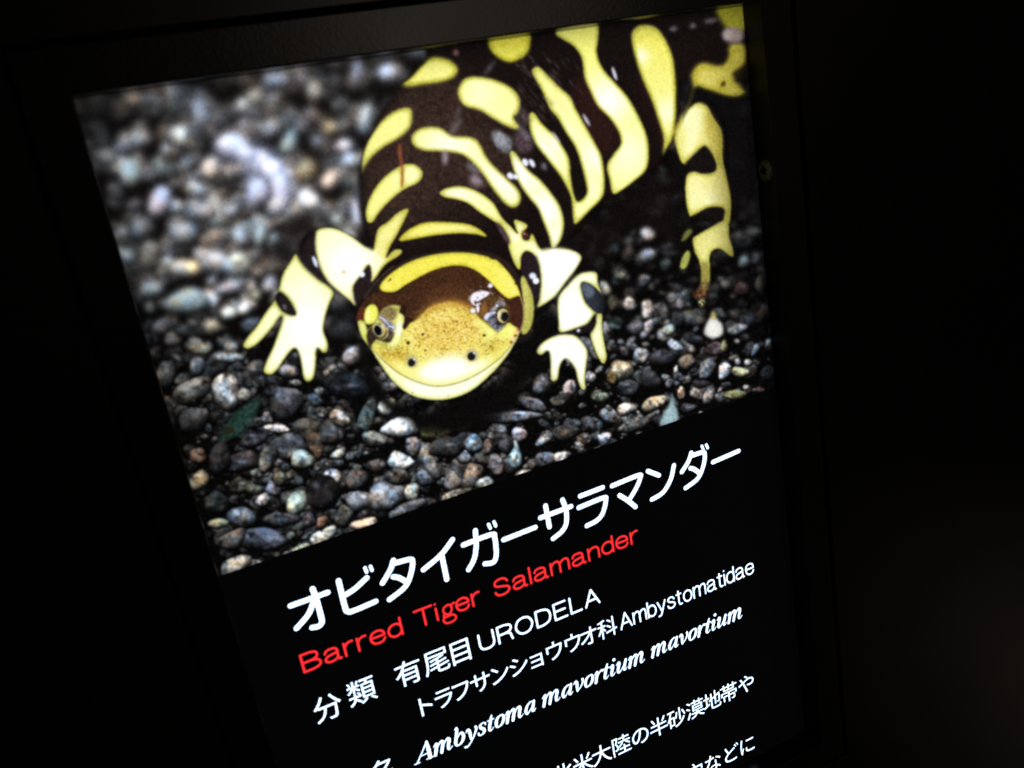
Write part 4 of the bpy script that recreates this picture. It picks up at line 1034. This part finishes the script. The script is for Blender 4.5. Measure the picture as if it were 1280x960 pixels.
sal.fill(crop(*H_, [(880, 310), (910, 330), (950, 400), (940, 420), (900, 360)]), (84, 66, 70), 1.2, 0.9)

Q8 = (540, 120, 8)
sal.fill(crop(*Q8, [(590, 380), (650, 338), (720, 380), (800, 430), (790, 540), (740, 578), (680, 540), (620, 470)]), (112, 118, 122), 1.6, 0.8, grain=0.1, cut=False)
sal.fill(crop(*Q8, [(850, 340), (960, 390), (1015, 500), (960, 560), (870, 560), (830, 450)]), (86, 68, 76), 3, 0.8, grain=0.1, cut=False)
sal.fill(crop(*Q8, [(890, 100), (960, 180), (980, 260), (930, 300), (880, 220), (860, 150)]), (84, 72, 74), 2.4, 0.7, grain=0.1, cut=False)
sal.fill(crop(*Q8, [(380, 800), (460, 800), (520, 880), (470, 920), (390, 890)]), (120, 102, 110), 2.6, 0.75, cut=False)
sal.fill(crop(*Q8, [(340, 700), (420, 700), (460, 760), (390, 770)]), (84, 80, 80), 2, 0.6, cut=False)
sal.fill(crop(*Q8, [(100, 545), (160, 560), (155, 660), (115, 660)]), (128, 112, 118), 2, 0.7, cut=False)
sal.fill(crop(*Q8, [(250, 110), (290, 130), (240, 300), (190, 360), (160, 330), (220, 250)]), (88, 76, 76), 2, 0.7, cut=False)
sal.fill(crop(*Q8, [(340, 860), (520, 860), (420, 900), (240, 900)]), (70, 50, 44), 4, 0.6, cut=False)
for _ in range(60):
    x = rng.uniform(640, 705); y = rng.uniform(70, 150)
    sal.blob(x, y, 0.9, rng.uniform(4, 11), -40 + rng.uniform(-5, 5), (128, 112, 108), 1.1, 0.30, cut=False)
# glints on the wet back
for gx, gy, rx, ry, a, b in [(638, 220, 4.5, 3.6, 50, 1), (637.5, 219.5, 3, 2.6, 50, 1), (645, 221, 4, 3.4, 0, 1), (656.5, 203, 3.6, 5, -30, 1), (656.5, 203, 2.4, 3.4, -30, 1), (665, 204, 2.8, 6, -30, .95), (665, 204, 1.8, 4, -30, .95), (679, 208, 1.6, 4, -10, .5), (695, 172, 2, 9, -35, .65), (733, 150, 2, 9, -30, .75),
                             (768, 92, 2, 9, -18, .9), (842, 36, 5, 2.5, -10, .5), (866, 32, 4, 3, 0, .5), (888, 26, 9, 2.5, -10, .45), (612, 85, 2, 12, 35, .3), (570, 160, 2.5, 14, 35, .25),
                             (556, 196, 2.5, 12, 0, .35), (595, 225, 8, 5, 30, .30), (626, 175, 10, 7, 60, .36), (592, 210, 12, 5, 40, .2), (655, 165, 14, 4, 50, .25), (681, 208, 1.6, 5, -20, .5)]:
    sal.blob(gx, gy, rx, ry, a, (228, 230, 250), 1.1 if b > .6 else 2.2, b, cut=False)
for _ in range(46):
    x = rng.uniform(645, 735); y = rng.uniform(62, 130)
    sal.blob(x, y, 0.7, rng.uniform(3, 8), -38 + rng.uniform(-6, 6), (150, 140, 140), 0.8, 0.16, cut=False)
# the thin red worm on the back
sal.fill([(497, 182), (501, 181), (503, 200), (505, 214), (504, 232), (501, 234), (501, 214), (499, 200)], (140, 72, 44), 1.0, 0.85, cut=False)
sal.blob(570, 66, 3.5, 4, 0, (150, 105, 100), 1.5, 0.8, cut=False)
sal.blob(917, 44, 13, 10, 0, (166, 146, 146), 2.4)
sal.blob(909, 43, 6, 7, 0, (196, 182, 190), 2.4, 0.7)
sal.fill([(935, 80), (948, 92), (945, 102), (925, 100), (915, 92)], (24, 18, 12), 2.2, 0.9, cut=False)
sal.blob(904, 105, 3, 4, 30, (60, 50, 20), 1.4, 0.9, cut=False)

# ---- head
sh(M_, [(1070, 120), (1100, 165), (1125, 215), (1140, 290), (1135, 380), (1112, 445), (1075, 470), (1060, 420), (1060, 200)], (176, 174, 84), 0.8)
sh(M_, [(1060, 150), (1085, 130), (1105, 200), (1110, 330), (1085, 420), (1072, 300)], (205, 198, 110), 1.5, 0.7)
head_pts = [(80, 400), (78, 350), (95, 300), (130, 255), (200, 165), (265, 95), (345, 38), (430, 0), (560, -28), (700, -36), (850, -24), (960, 20), (1030, 90),
            (1058, 160), (1072, 240), (1080, 320), (1072, 420), (1050, 462), (985, 588), (882, 708), (762, 808), (640, 855), (520, 862), (400, 832), (300, 757), (215, 645), (160, 552), (108, 490)]
sh(M_, head_pts, (38, 28, 25), 0.7)
# lower face
sh(M_, [(130, 470), (200, 420), (300, 380), (430, 330), (640, 270), (860, 380), (1000, 400), (1050, 440), (1035, 495), (985, 588), (882, 708), (762, 808), (640, 855), (520, 862), (400, 832), (300, 757), (215, 645), (160, 552)], (228, 218, 96), 0.7)
# crown crescent
sh(H_, [(300, 640), (320, 600), (380, 550), (450, 510), (540, 480), (640, 465), (740, 465), (820, 480), (880, 500), (940, 560), (980, 620), (1000, 680), (960, 697), (920, 682), (880, 650), (840, 610), (790, 570), (730, 540), (680, 528), (620, 540), (560, 560), (490, 590), (430, 622), (380, 655), (330, 662)], (234, 220, 66), 0.7, grain=0.02)
# brown forehead
sh(M_, [(90, 330), (130, 265), (205, 215), (330, 217), (400, 160), (500, 100), (600, 65), (700, 57), (780, 80), (850, 130), (900, 180), (950, 230), (985, 257), (1055, 240), (1076, 300), (1065, 430), (1020, 420), (985, 400), (900, 430), (840, 400), (790, 345), (740, 300), (700, 282), (640, 276), (560, 290), (500, 320), (440, 380), (400, 402), (362, 442), (355, 400), (362, 350), (340, 310), (270, 300), (205, 330), (160, 290), (110, 300)],
   (60, 36, 22), 0.7, grain=0.16, gs=1.8)
sal.fill(crop(*M_, [(640, 150), (760, 200), (800, 300), (740, 300), (640, 270), (520, 300), (480, 240)]), (84, 50, 30), 4, 0.6, grain=0.18, gs=1.8, cut=False)
sal.fill(crop(*M_, [(1000, 280), (1060, 270), (1070, 400), (1010, 400)]), (62, 32, 24), 2, 0.9, cut=False)
sh(M_, [(76, 390), (84, 330), (110, 300), (135, 320), (128, 370), (112, 392)], (84, 40, 26), 0.8)
sh(M_, [(122, 370), (130, 320), (160, 292), (192, 300), (205, 345), (185, 395), (150, 410), (128, 400)], (230, 232, 84), 0.7)
sh(M_, [(84, 395), (120, 392), (135, 430), (150, 500), (168, 562), (130, 520), (100, 470)], (206, 210, 100), 0.8)
# golden snout, blending into the brown crown
sal.fill(crop(*M_, [(430, 395), (500, 320), (560, 285), (640, 268), (700, 275), (760, 300), (800, 360), (740, 330), (640, 300), (560, 315), (500, 350)]), (176, 122, 48), 2.2, 0.75, grain=0.16, gs=1.6, cut=False)
gsn = (crop(*M_, [(620, 285), (740, 310), (800, 370), (830, 440), (800, 520), (720, 580), (560, 600), (460, 560), (400, 480), (440, 400), (500, 330)]))
sal.fill(gsn, (226, 184, 80), 8, 0.72, grain=0.10, gs=1.6, cut=False)
sal.fill(crop(*M_, [(190, 560), (250, 540), (380, 560), (400, 620), (340, 650), (250, 620)]), (186, 150, 44), 5, 0.7, grain=0.14, gs=1.6, cut=False)
sal.fill(crop(*M_, [(820, 560), (920, 470), (1000, 440), (980, 520), (880, 590)]), (196, 170, 58), 4, 0.7, grain=0.12, gs=1.6, cut=False)
# mottled speckle over the snout
hd = crop(*M_, [(200, 500), (400, 430), (500, 330), (640, 285), (760, 310), (850, 430), (980, 430), (960, 520), (860, 600), (700, 620), (420, 620), (230, 610)])
Pm = (np.array(hd) - (X0, Y0)) * S
x0, y0, x1, y1 = sal.window(Pm, 6)
mk = blur(raster(Pm, x0, y0, x1 - x0, y1 - y0), 3)
f1 = fractal(y1 - y0, x1 - x0, 2.6, 2)
sl = (slice(y0, y1), slice(x0, x1))
dk = (np.clip(f1 - 0.5, 0, 1.5) * 0.26 * mk)[..., None]
sal.c[sl] = sal.c[sl] * (1 - dk * np.array([0.8, 1.0, 1.3], np.float32))
li = (np.clip(-f1 - 0.8, 0, 1.5) * 0.42 * mk)[..., None]
sal.c[sl] = sal.c[sl] + li * (np.array([0.98, 0.96, 0.86], np.float32) - sal.c[sl])

# lips and chin
sh(M_, [(178, 560), (215, 600), (250, 640), (330, 702), (430, 752), (540, 780), (640, 772), (740, 740), (840, 684), (940, 608), (1010, 525), (1045, 470), (985, 588), (882, 708), (762, 808), (640, 855), (520, 862), (400, 832), (300, 757), (220, 648)], (240, 240, 186), 0.7)
sal.fill(crop(*M_, [(360, 740), (540, 790), (640, 785), (760, 745), (860, 690), (780, 780), (640, 835), (520, 842), (420, 815)]), (252, 252, 238), 3, 0.95, cut=False)
sal.fill(crop(*M_, [(430, 690), (540, 620), (640, 600), (720, 600), (740, 640), (860, 620), (900, 600), (840, 670), (740, 720), (640, 755), (540, 762), (460, 735)]), (254, 254, 248), 4.5, 0.97, cut=False)
sal.fill(crop(*M_, [(290, 620), (400, 670), (450, 700), (430, 735), (340, 695)]), (240, 236, 150), 3, 0.8, cut=False)
mouth = crop(*M_, [(165, 545), (205, 595), (250, 640), (330, 702), (430, 752), (540, 780), (640, 772), (740, 740), (840, 684), (940, 608), (1010, 525), (1040, 470)])
mm_ = catmull(mouth, False, 8)
nn = np.gradient(mm_, axis=0)
nn = np.stack([-nn[:, 1], nn[:, 0]], 1) / np.linalg.norm(nn, axis=1)[:, None]
sal.fill(list(mm_ + nn * 0.55) + list((mm_ - nn * 0.55)[::-1]), (96, 84, 50), 0.55, 0.85, smooth=False, cut=False)
# chin's outer yellow-green rim
rim = catmull(crop(*M_, [(168, 565), (215, 645), (300, 757), (400, 832), (520, 862), (640, 855), (762, 808), (882, 708), (985, 588), (1045, 480)]), False, 8)
n2 = np.gradient(rim, axis=0)
n2 = np.stack([-n2[:, 1], n2[:, 0]], 1) / np.linalg.norm(n2, axis=1)[:, None]
sal.fill(list(rim) + list((rim - n2 * 3.0)[::-1]), (214, 214, 120), 1.2, 0.8, smooth=False, cut=False)

# eyes
def eye(cx, cy, sx_, sy_, icx, icy, ir, pcx, pcy, prx, pry, lit):
    q = lambda a, b: (430 + a / 4.8, 320 + b / 4.8)
    X, Y = q(cx, cy)
    sal.blob(X, Y, sx_ / 4.8, sy_ / 4.8, 10, (58, 50, 50), 1.4, grain=0.12)
    for dx, dy, rx, ry, a, al in lit:
        sal.blob(X + dx, Y + dy, rx, ry, a, (205, 208, 225), 0.8, al, cut=False)
    X, Y = q(icx, icy)
    sal.blob(X, Y, ir / 4.8, ir * 1.08 / 4.8, 0, (42, 34, 26), 0.6)
    sal.blob(X, Y, ir * .84 / 4.8, ir * .9 / 4.8, 0, (196, 184, 138), 0.6, grain=0.18, gs=1.5)
    sal.blob(X + 1.5, Y + 1, ir * .5 / 4.8, ir * .6 / 4.8, 0, (96, 78, 46), 1.0, 0.8)
    X, Y = q(pcx, pcy)
    sal.blob(X, Y, prx / 4.8, pry / 4.8, 0, (8, 8, 10), 0.5)
    sal.blob(X + prx / 4.8 * 0.4, Y - pry / 4.8 * 0.75, 1.0, 0.9, 0, (235, 240, 250), 0.5, 0.9)


E1, E2 = (440, 370, 12.8), (570, 350, 12.8)


def ey(cr, pts, col, soft=0.6, alpha=0.95, **k):
    sal.fill(crop(*cr, pts), col, soft, alpha, cut=False, **k)


def dot(cr, cx, cy, rx, ry, a, col, soft=0.5, alpha=0.95, **k):
    sal.blob(cr[0] + cx / cr[2], cr[1] + cy / cr[2], rx / cr[2], ry / cr[2], a, col, soft, alpha, cut=False, **k)


ey(E1, [(410, 330), (500, 215), (620, 150), (780, 165), (790, 260), (830, 300), (830, 430), (800, 540), (830, 600), (760, 760), (640, 860), (500, 820), (380, 760), (300, 820), (240, 720), (240, 560), (330, 470)], (198, 194, 100), 1.0, grain=0.1)
ey(E1, [(430, 300), (500, 215), (600, 170), (700, 200), (720, 290), (640, 400), (540, 400), (450, 370)], (128, 112, 72), 1.4, 0.95, grain=0.14, gs=2)
ey(E1, [(720, 330), (790, 290), (815, 340), (800, 480), (790, 600), (720, 760), (620, 800), (600, 760), (680, 640), (700, 480)], (240, 242, 160), 1.2)
ey(E1, [(740, 420), (790, 420), (790, 560), (740, 640), (700, 600)], (250, 250, 235), 1.2)
ey(E1, [(240, 580), (320, 490), (340, 580), (400, 660), (480, 695), (560, 650), (580, 560), (650, 560), (665, 640), (600, 745), (480, 725), (390, 700), (330, 770), (290, 840), (240, 720)], (46, 33, 26), 0.8, grain=0.15)
ey(E1, [(430, 350), (480, 325), (600, 400), (690, 480), (690, 540), (650, 560), (560, 520), (500, 420)], (122, 122, 140), 0.9, grain=0.2)
for q in [(500, 370, 55, 9, 32, 1), (560, 420, 60, 8, 36, .9), (650, 500, 50, 12, 25, 1), (600, 480, 40, 8, 30, .6), (470, 350, 25, 6, 20, .6), (580, 600, 8, 45, 12, .55), (610, 660, 7, 40, 20, .45), (645, 610, 7, 30, 10, .5)]:
    dot(E1, *q[:5], (226, 228, 246), 0.5, q[5])
for q in [(520, 440, 60, 7, 38, .8), (610, 455, 45, 6, 30, .7), (590, 540, 8, 40, 10, .7)]:
    dot(E1, *q[:5], (40, 34, 44), 0.45, q[5])
dot(E1, 450, 562, 104, 122, -15, (40, 32, 24), 0.6)
dot(E1, 444, 556, 84, 104, -18, (180, 164, 108), 0.5, grain=0.14, gs=1.5)
dot(E1, 505, 500, 22, 70, -28, (244, 236, 200), 0.7, 0.8)
dot(E1, 535, 560, 14, 45, 5, (214, 160, 84), 0.7, 0.7)
dot(E1, 412, 545, 66, 96, -22, (214, 208, 190), 0.4, 0.8)
dot(E1, 414, 550, 60, 88, -22, (7, 7, 14), 0.4, 1)
ey(E1, [(785, 160), (840, 150), (880, 180), (860, 260), (860, 330), (920, 340), (960, 370), (990, 410), (930, 420), (860, 520), (825, 530), (808, 480), (835, 420), (830, 320), (760, 260)], (38, 23, 17), 0.7)

ey(E2, [(390, 400), (480, 300), (600, 250), (720, 270), (800, 350), (860, 460), (840, 640), (770, 760), (660, 825), (560, 760), (480, 650), (385, 590)], (82, 56, 28), 0.9, grain=0.12)
ey(E2, [(385, 560), (400, 440), (470, 350), (500, 480), (460, 580)], (150, 104, 50), 1.6, 0.7)
ey(E2, [(460, 585), (560, 515), (640, 540), (645, 640), (700, 725), (800, 700), (745, 785), (660, 828), (560, 745), (490, 650)], (92, 94, 110), 0.8, grain=0.22, gs=2)
ey(E2, [(450, 590), (500, 530), (610, 505), (640, 530), (550, 565), (495, 640), (462, 630)], (214, 220, 246), 0.7)
ey(E2, [(610, 430), (670, 330), (740, 310), (795, 380), (790, 430), (700, 430), (640, 470)], (112, 106, 108), 0.9, 0.9, grain=0.25, gs=2)
ey(E2, [(540, 480), (620, 420), (650, 450), (600, 500)], (170, 172, 196), 0.9, 0.8)
for q in [(655, 412, 22, 18, 0, 1), (700, 350, 35, 6, -20, .6), (760, 370, 30, 6, 50, .6), (730, 300, 45, 7, 25, .5), (600, 620, 18, 12, 0, .6), (560, 660, 16, 8, 30, .5), (660, 800, 60, 8, -25, .45)]:
    dot(E2, *q[:5], (235, 238, 250), 0.5, q[5])
for q in [(680, 440, 30, 8, 10, .8), (600, 600, 20, 30, 0, .7), (670, 700, 45, 25, 35, .8), (560, 540, 30, 6, -20, .5)]:
    dot(E2, *q[:5], (26, 22, 26), 0.5, q[5])
dot(E2, 750, 574, 112, 134, 0, (40, 30, 22), 0.6)
dot(E2, 752, 572, 92, 114, 0, (196, 186, 132), 0.5, grain=0.16, gs=1.5)
dot(E2, 692, 560, 22, 72, 5, (244, 238, 210), 0.7, 0.8)
dot(E2, 778, 586, 68, 86, 10, (120, 100, 60), 0.5, 0.8)
dot(E2, 782, 588, 60, 78, 10, (16, 20, 18), 0.4, 1)
ey(E2, [(230, 310), (262, 222), (340, 188), (400, 168), (530, 200), (500, 255), (420, 300), (350, 345), (295, 330), (296, 395), (258, 380)], (238, 234, 250), 0.7, 0.97)
for q in [(345, 285, 14, 14, 0, .9), (385, 185, 18, 12, 0, .8), (300, 350, 10, 14, 0, .5), (440, 240, 20, 8, -30, .4)]:
    dot(E2, *q[:5], (96, 66, 60), 0.45, q[5])
for q in [(350, 460, 22, 65, 0, 1), (272, 492, 42, 34, 0, 1), (360, 385, 45, 14, -20, .95), (315, 400, 40, 12, 20, .8), (550, 92, 40, 30, -20, 1), (530, 55, 30, 8, 0, .6), (545, 210, 60, 14, 10, .45), (395, 110, 20, 10, 0, .35), (215, 290, 18, 50, 20, .35), (290, 450, 60, 10, 0, .4)]:
    dot(E2, *q[:5], (240, 238, 252), 0.6, q[5])
ey(E2, [(400, 640), (480, 670), (560, 760), (640, 830), (620, 900), (520, 930), (430, 800), (360, 700)], (236, 240, 130), 2, 0.75)
ey(E2, [(660, 860), (820, 720), (950, 790), (900, 880), (760, 960), (680, 940)], (238, 242, 120), 1.6, 0.75)
for _ in range(46):
    a_, b_ = rng.uniform(180, 640), rng.uniform(40, 420)
    dot(E2, a_, b_, rng.uniform(4, 12), rng.uniform(4, 12), 0, (205, 196, 206), 0.4, rng.uniform(.1, .45))
# nostrils and spots
for a, b, r in [(405, 640, 26), (765, 602, 28)]:
    sal.blob(430 + (a + 4) / 4.8, 320 + (b - 6) / 4.8, (r + 12) / 4.8, (r + 10) / 4.8, 0, (180, 172, 150), 1.4, 0.8, cut=False)
    sal.blob(430 + a / 4.8, 320 + b / 4.8, r * .85 / 4.8, r * .95 / 4.8, 10, (26, 22, 22), 0.6)
    sal.blob(430 + (a + 16) / 4.8, 320 + (b - 20) / 4.8, 1.6, 1.2, 0, (230, 230, 232), 0.6, 0.9, cut=False)
for a, b, r in [(385, 521, 12), (472, 470, 9), (841, 476, 9), (676, 392, 6), (488, 566, 6), (893, 12, 12), (880, 8, 10), (905, 14, 9), (278, 140, 7), (268, 150, 4), (1028, 165, 6), (412, 820, 4), (626, 838, 3), (450, 540, 5), (880, 540, 5), (560, 480, 4)]:
    sal.blob(430 + a / 4.8, 320 + b / 4.8, r / 4.8, r * .9 / 4.8, 0, (46, 30, 16), 0.45, 0.95, cut=False)
for a, b, c_ in [(1038, 455, (230, 190, 180)), (1028, 478, (150, 60, 40)), (1015, 500, (235, 200, 190)), (1003, 518, (140, 60, 40)), (1045, 440, (150, 70, 50))]:
    sal.blob(430 + a / 4.8, 320 + b / 4.8, 1.8, 2.0, 0, c_, 0.6, 0.9, cut=False)
# highlight line where the cheek turns
ck = catmull(crop(*M_, [(1052, 225), (1075, 300), (1078, 380), (1062, 440), (1045, 470)]), False, 6)
n3 = np.gradient(ck, axis=0)
n3 = np.stack([-n3[:, 1], n3[:, 0]], 1) / np.linalg.norm(n3, axis=1)[:, None]
sal.fill(list(ck + n3 * 0.7) + list((ck - n3 * 0.7)[::-1]), (206, 180, 120), 0.6, 0.8, smooth=False, cut=False)
ck = catmull(crop(*M_, [(120, 255), (190, 160), (255, 95), (300, 60)]), False, 6)
n3 = np.gradient(ck, axis=0)
n3 = np.stack([-n3[:, 1], n3[:, 0]], 1) / np.linalg.norm(n3, axis=1)[:, None]
sal.fill(list(ck + n3 * 0.5) + list((ck - n3 * 0.5)[::-1]), (150, 140, 96), 0.6, 0.55, smooth=False, cut=False)

# the yellow skin burns out to cream where the flash struck it
sal.c = np.clip(sal.c, 0, 1)
yel = np.clip((sal.c[..., 0] - 0.62) / 0.2, 0, 1) * np.clip((sal.c[..., 1] - 0.55) / 0.2, 0, 1)
yel = yel * np.clip((sal.c[..., 0] - sal.c[..., 2] + 0.01) * 14, 0, 1)
burn = np.zeros((CH, CW), np.float32)
for bx, by, s_, k in [(436, 330, 24, .95), (385, 408, 30, .85), (372, 372, 22, .5), (352, 440, 14, .6), (380, 452, 16, .7), (560, 185, 22, .6), (640, 215, 22, .85), (668, 195, 18, .85), (680, 262, 16, .8), (700, 330, 34, 1.0), (715, 392, 30, 1.0),
                      (706, 445, 30, .95), (760, 125, 20, .75), (735, 235, 12, .35), (570, 240, 20, .5), (585, 275, 18, .15), (645, 290, 14, .5), (600, 115, 16, .35), (800, 70, 8, .6),
                      (785, 190, 22, .45), (835, 140, 14, .5), (545, 85, 14, .1), (510, 215, 14, .25), (885, 250, 12, .3), (745, 195, 16, .6), (700, 175, 14, .6)]:
    burn = np.maximum(burn, k * np.exp(-(((PX - bx) ** 2 + (PY - by) ** 2) / (2 * s_ * s_))))
core = np.clip((blur(yel, 2.6 * S) - 0.50) / 0.42, 0, 1)
cream = 0.35 + 0.6 * np.exp(-(((PX - 650) / 130) ** 2 + ((PY - 210) / 105) ** 2))
cream = np.maximum(cream, 0.55 * np.exp(-(((PX - 530) / 70) ** 2 + ((PY - 190) / 80) ** 2)))
cream *= np.clip((PY - 35) / 60, 0.15, 1)
cream = np.where((PY > 300) & (PX > 440) & (PX < 668), 0.16, cream)
cream = np.where((PY > 275) & (PX < 462), 0.75, cream)
ck_ = (cream * core * yel * 0.9)[..., None]
sal.c = sal.c * (1 - ck_) + np.array([0.995, 0.995, 0.76], np.float32) * ck_
bk = (np.clip(burn * 1.2, 0, 1) * yel * np.clip(core * 1.5, 0, 1))[..., None]
sal.c = sal.c * (1 - bk) + np.array([1.0, 1.0, 0.965], np.float32) * bk
rimy = (yel * (1 - np.clip(core * 1.25, 0, 1)))[..., None]
rimy = rimy * np.where((PY > 335) & (PX > 440) & (PX < 668), 0.0, 1.0)[..., None].astype(np.float32)
sal.c = sal.c * (1 - 0.55 * rimy) + np.array([0.90, 0.88, 0.36], np.float32) * 0.55 * rimy

sal.blob(430, 340, 2.4, 2.0, 0, (222, 160, 70), 1.3, 0.9, cut=False)
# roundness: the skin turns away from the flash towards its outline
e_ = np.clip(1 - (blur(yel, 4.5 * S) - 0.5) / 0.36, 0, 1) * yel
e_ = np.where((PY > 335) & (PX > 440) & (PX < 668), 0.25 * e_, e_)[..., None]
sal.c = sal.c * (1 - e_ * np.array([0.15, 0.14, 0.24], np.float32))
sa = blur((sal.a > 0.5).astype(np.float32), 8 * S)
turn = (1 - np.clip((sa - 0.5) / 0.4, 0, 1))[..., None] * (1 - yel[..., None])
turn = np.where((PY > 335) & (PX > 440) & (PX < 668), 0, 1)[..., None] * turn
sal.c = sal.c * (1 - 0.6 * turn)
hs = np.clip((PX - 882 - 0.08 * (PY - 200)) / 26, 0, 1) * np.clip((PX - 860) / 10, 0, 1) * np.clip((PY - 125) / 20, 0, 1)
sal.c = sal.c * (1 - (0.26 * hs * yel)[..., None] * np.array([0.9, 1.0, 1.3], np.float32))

# ---- put together
am = blur(sal.a, 0.5)[..., None]
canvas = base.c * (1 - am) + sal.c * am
mask_sal = sal.a > 0.5
# lens and sensor of the print: slight veil, grain, backlight falloff painted in at the edges
g1 = np.stack([noise(CH, CW, 1.6) for _ in range(3)], -1) * 0.5 + noise(CH, CW, 1.8)[..., None]
g2 = noise(CH, CW, 3.4)[..., None]
lum = canvas.mean(-1, keepdims=True)
amp = 0.007 + 0.050 * np.clip(lum, 0, 0.45) * (1 - np.clip(lum - 0.6, 0, 0.4) * 2.2)
canvas = canvas + amp * (g1 * 0.8 + g2 * 0.5)
veil = 0.018 * np.exp(-(((PX - 520) / 160) ** 2 + ((PY - 160) / 130) ** 2)) + 0.030 * np.exp(-(((PX - 330) / 170) ** 2 + ((PY - 250) / 130) ** 2))
canvas = canvas * (1 - veil[..., None]) + veil[..., None] * np.array([0.62, 0.5, 0.48], np.float32)
# backlight falloff at the left, right and top margins, painted into the ink
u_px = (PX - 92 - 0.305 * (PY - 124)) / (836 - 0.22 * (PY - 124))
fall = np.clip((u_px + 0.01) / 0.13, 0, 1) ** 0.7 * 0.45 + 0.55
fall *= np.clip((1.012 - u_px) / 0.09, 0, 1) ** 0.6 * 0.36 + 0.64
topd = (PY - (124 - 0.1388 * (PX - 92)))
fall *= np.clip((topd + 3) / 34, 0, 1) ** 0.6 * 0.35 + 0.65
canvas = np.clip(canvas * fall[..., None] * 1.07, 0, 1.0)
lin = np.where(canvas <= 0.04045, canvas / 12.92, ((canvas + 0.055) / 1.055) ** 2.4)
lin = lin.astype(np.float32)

# ---- onto the mesh
NU, NV = 1060, 720
uu = np.linspace(0, W_PRINT, NU)
vv = np.linspace(0, H_PHOTO, NV)
UU, VV = np.meshgrid(uu, vv)
gx_, gy_ = to_photo(UU, VV)
cx_ = np.clip((gx_ - X0) * S - 0.5, 0, CW - 1.001)
cy_ = np.clip((gy_ - Y0) * S - 0.5, 0, CH - 1.001)
ix = cx_.astype(int); iy = cy_.astype(int)
fx = (cx_ - ix)[:, None]; fy = (cy_ - iy)[:, None]
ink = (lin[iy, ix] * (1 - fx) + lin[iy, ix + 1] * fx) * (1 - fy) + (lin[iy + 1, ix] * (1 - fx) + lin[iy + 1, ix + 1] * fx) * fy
inside = mask_sal[iy, ix].reshape(NV, NU)
cell = inside[:-1, :-1] & inside[1:, 1:] & inside[1:, :-1] & inside[:-1, 1:]
idx = np.arange(NU * NV).reshape(NV, NU)
quads = np.stack([idx[:-1, :-1], idx[1:, :-1], idx[1:, 1:], idx[:-1, 1:]], -1)
coords = np.stack([UU.ravel(), np.zeros(NU * NV), -VV.ravel()], 1)


def print_piece(name, which, parent):
    q = quads[which].reshape(-1, 4)
    used, inv = np.unique(q.ravel(), return_inverse=True)
    me = bpy.data.meshes.new(name)
    me.vertices.add(len(used))
    me.vertices.foreach_set('co', coords[used].astype(np.float32).ravel())
    me.loops.add(len(inv))
    me.loops.foreach_set('vertex_index', inv.astype(np.int32))
    me.polygons.add(len(q))
    me.polygons.foreach_set('loop_start', np.arange(0, len(inv), 4, dtype=np.int32))
    me.update(calc_edges=True)
    at_ = me.color_attributes.new('ink', 'FLOAT_COLOR', 'POINT')
    col = np.ones((len(used), 4), np.float32)
    col[:, :3] = ink[used]
    at_.data.foreach_set('color', col.ravel())
    me.materials.append(MAT_PRINT)
    o = bpy.data.objects.new(name, me)
    scene.collection.objects.link(o)
    o.parent = parent
    return o


photo = print_piece('printed_gravel_photo', ~cell, root)
photo['label'] = 'printed photograph of wet grey gravel filling the upper part of the sign'
anim = print_piece('printed_salamander', cell, photo)
anim['label'] = 'black and yellow barred salamander in the printed photograph'
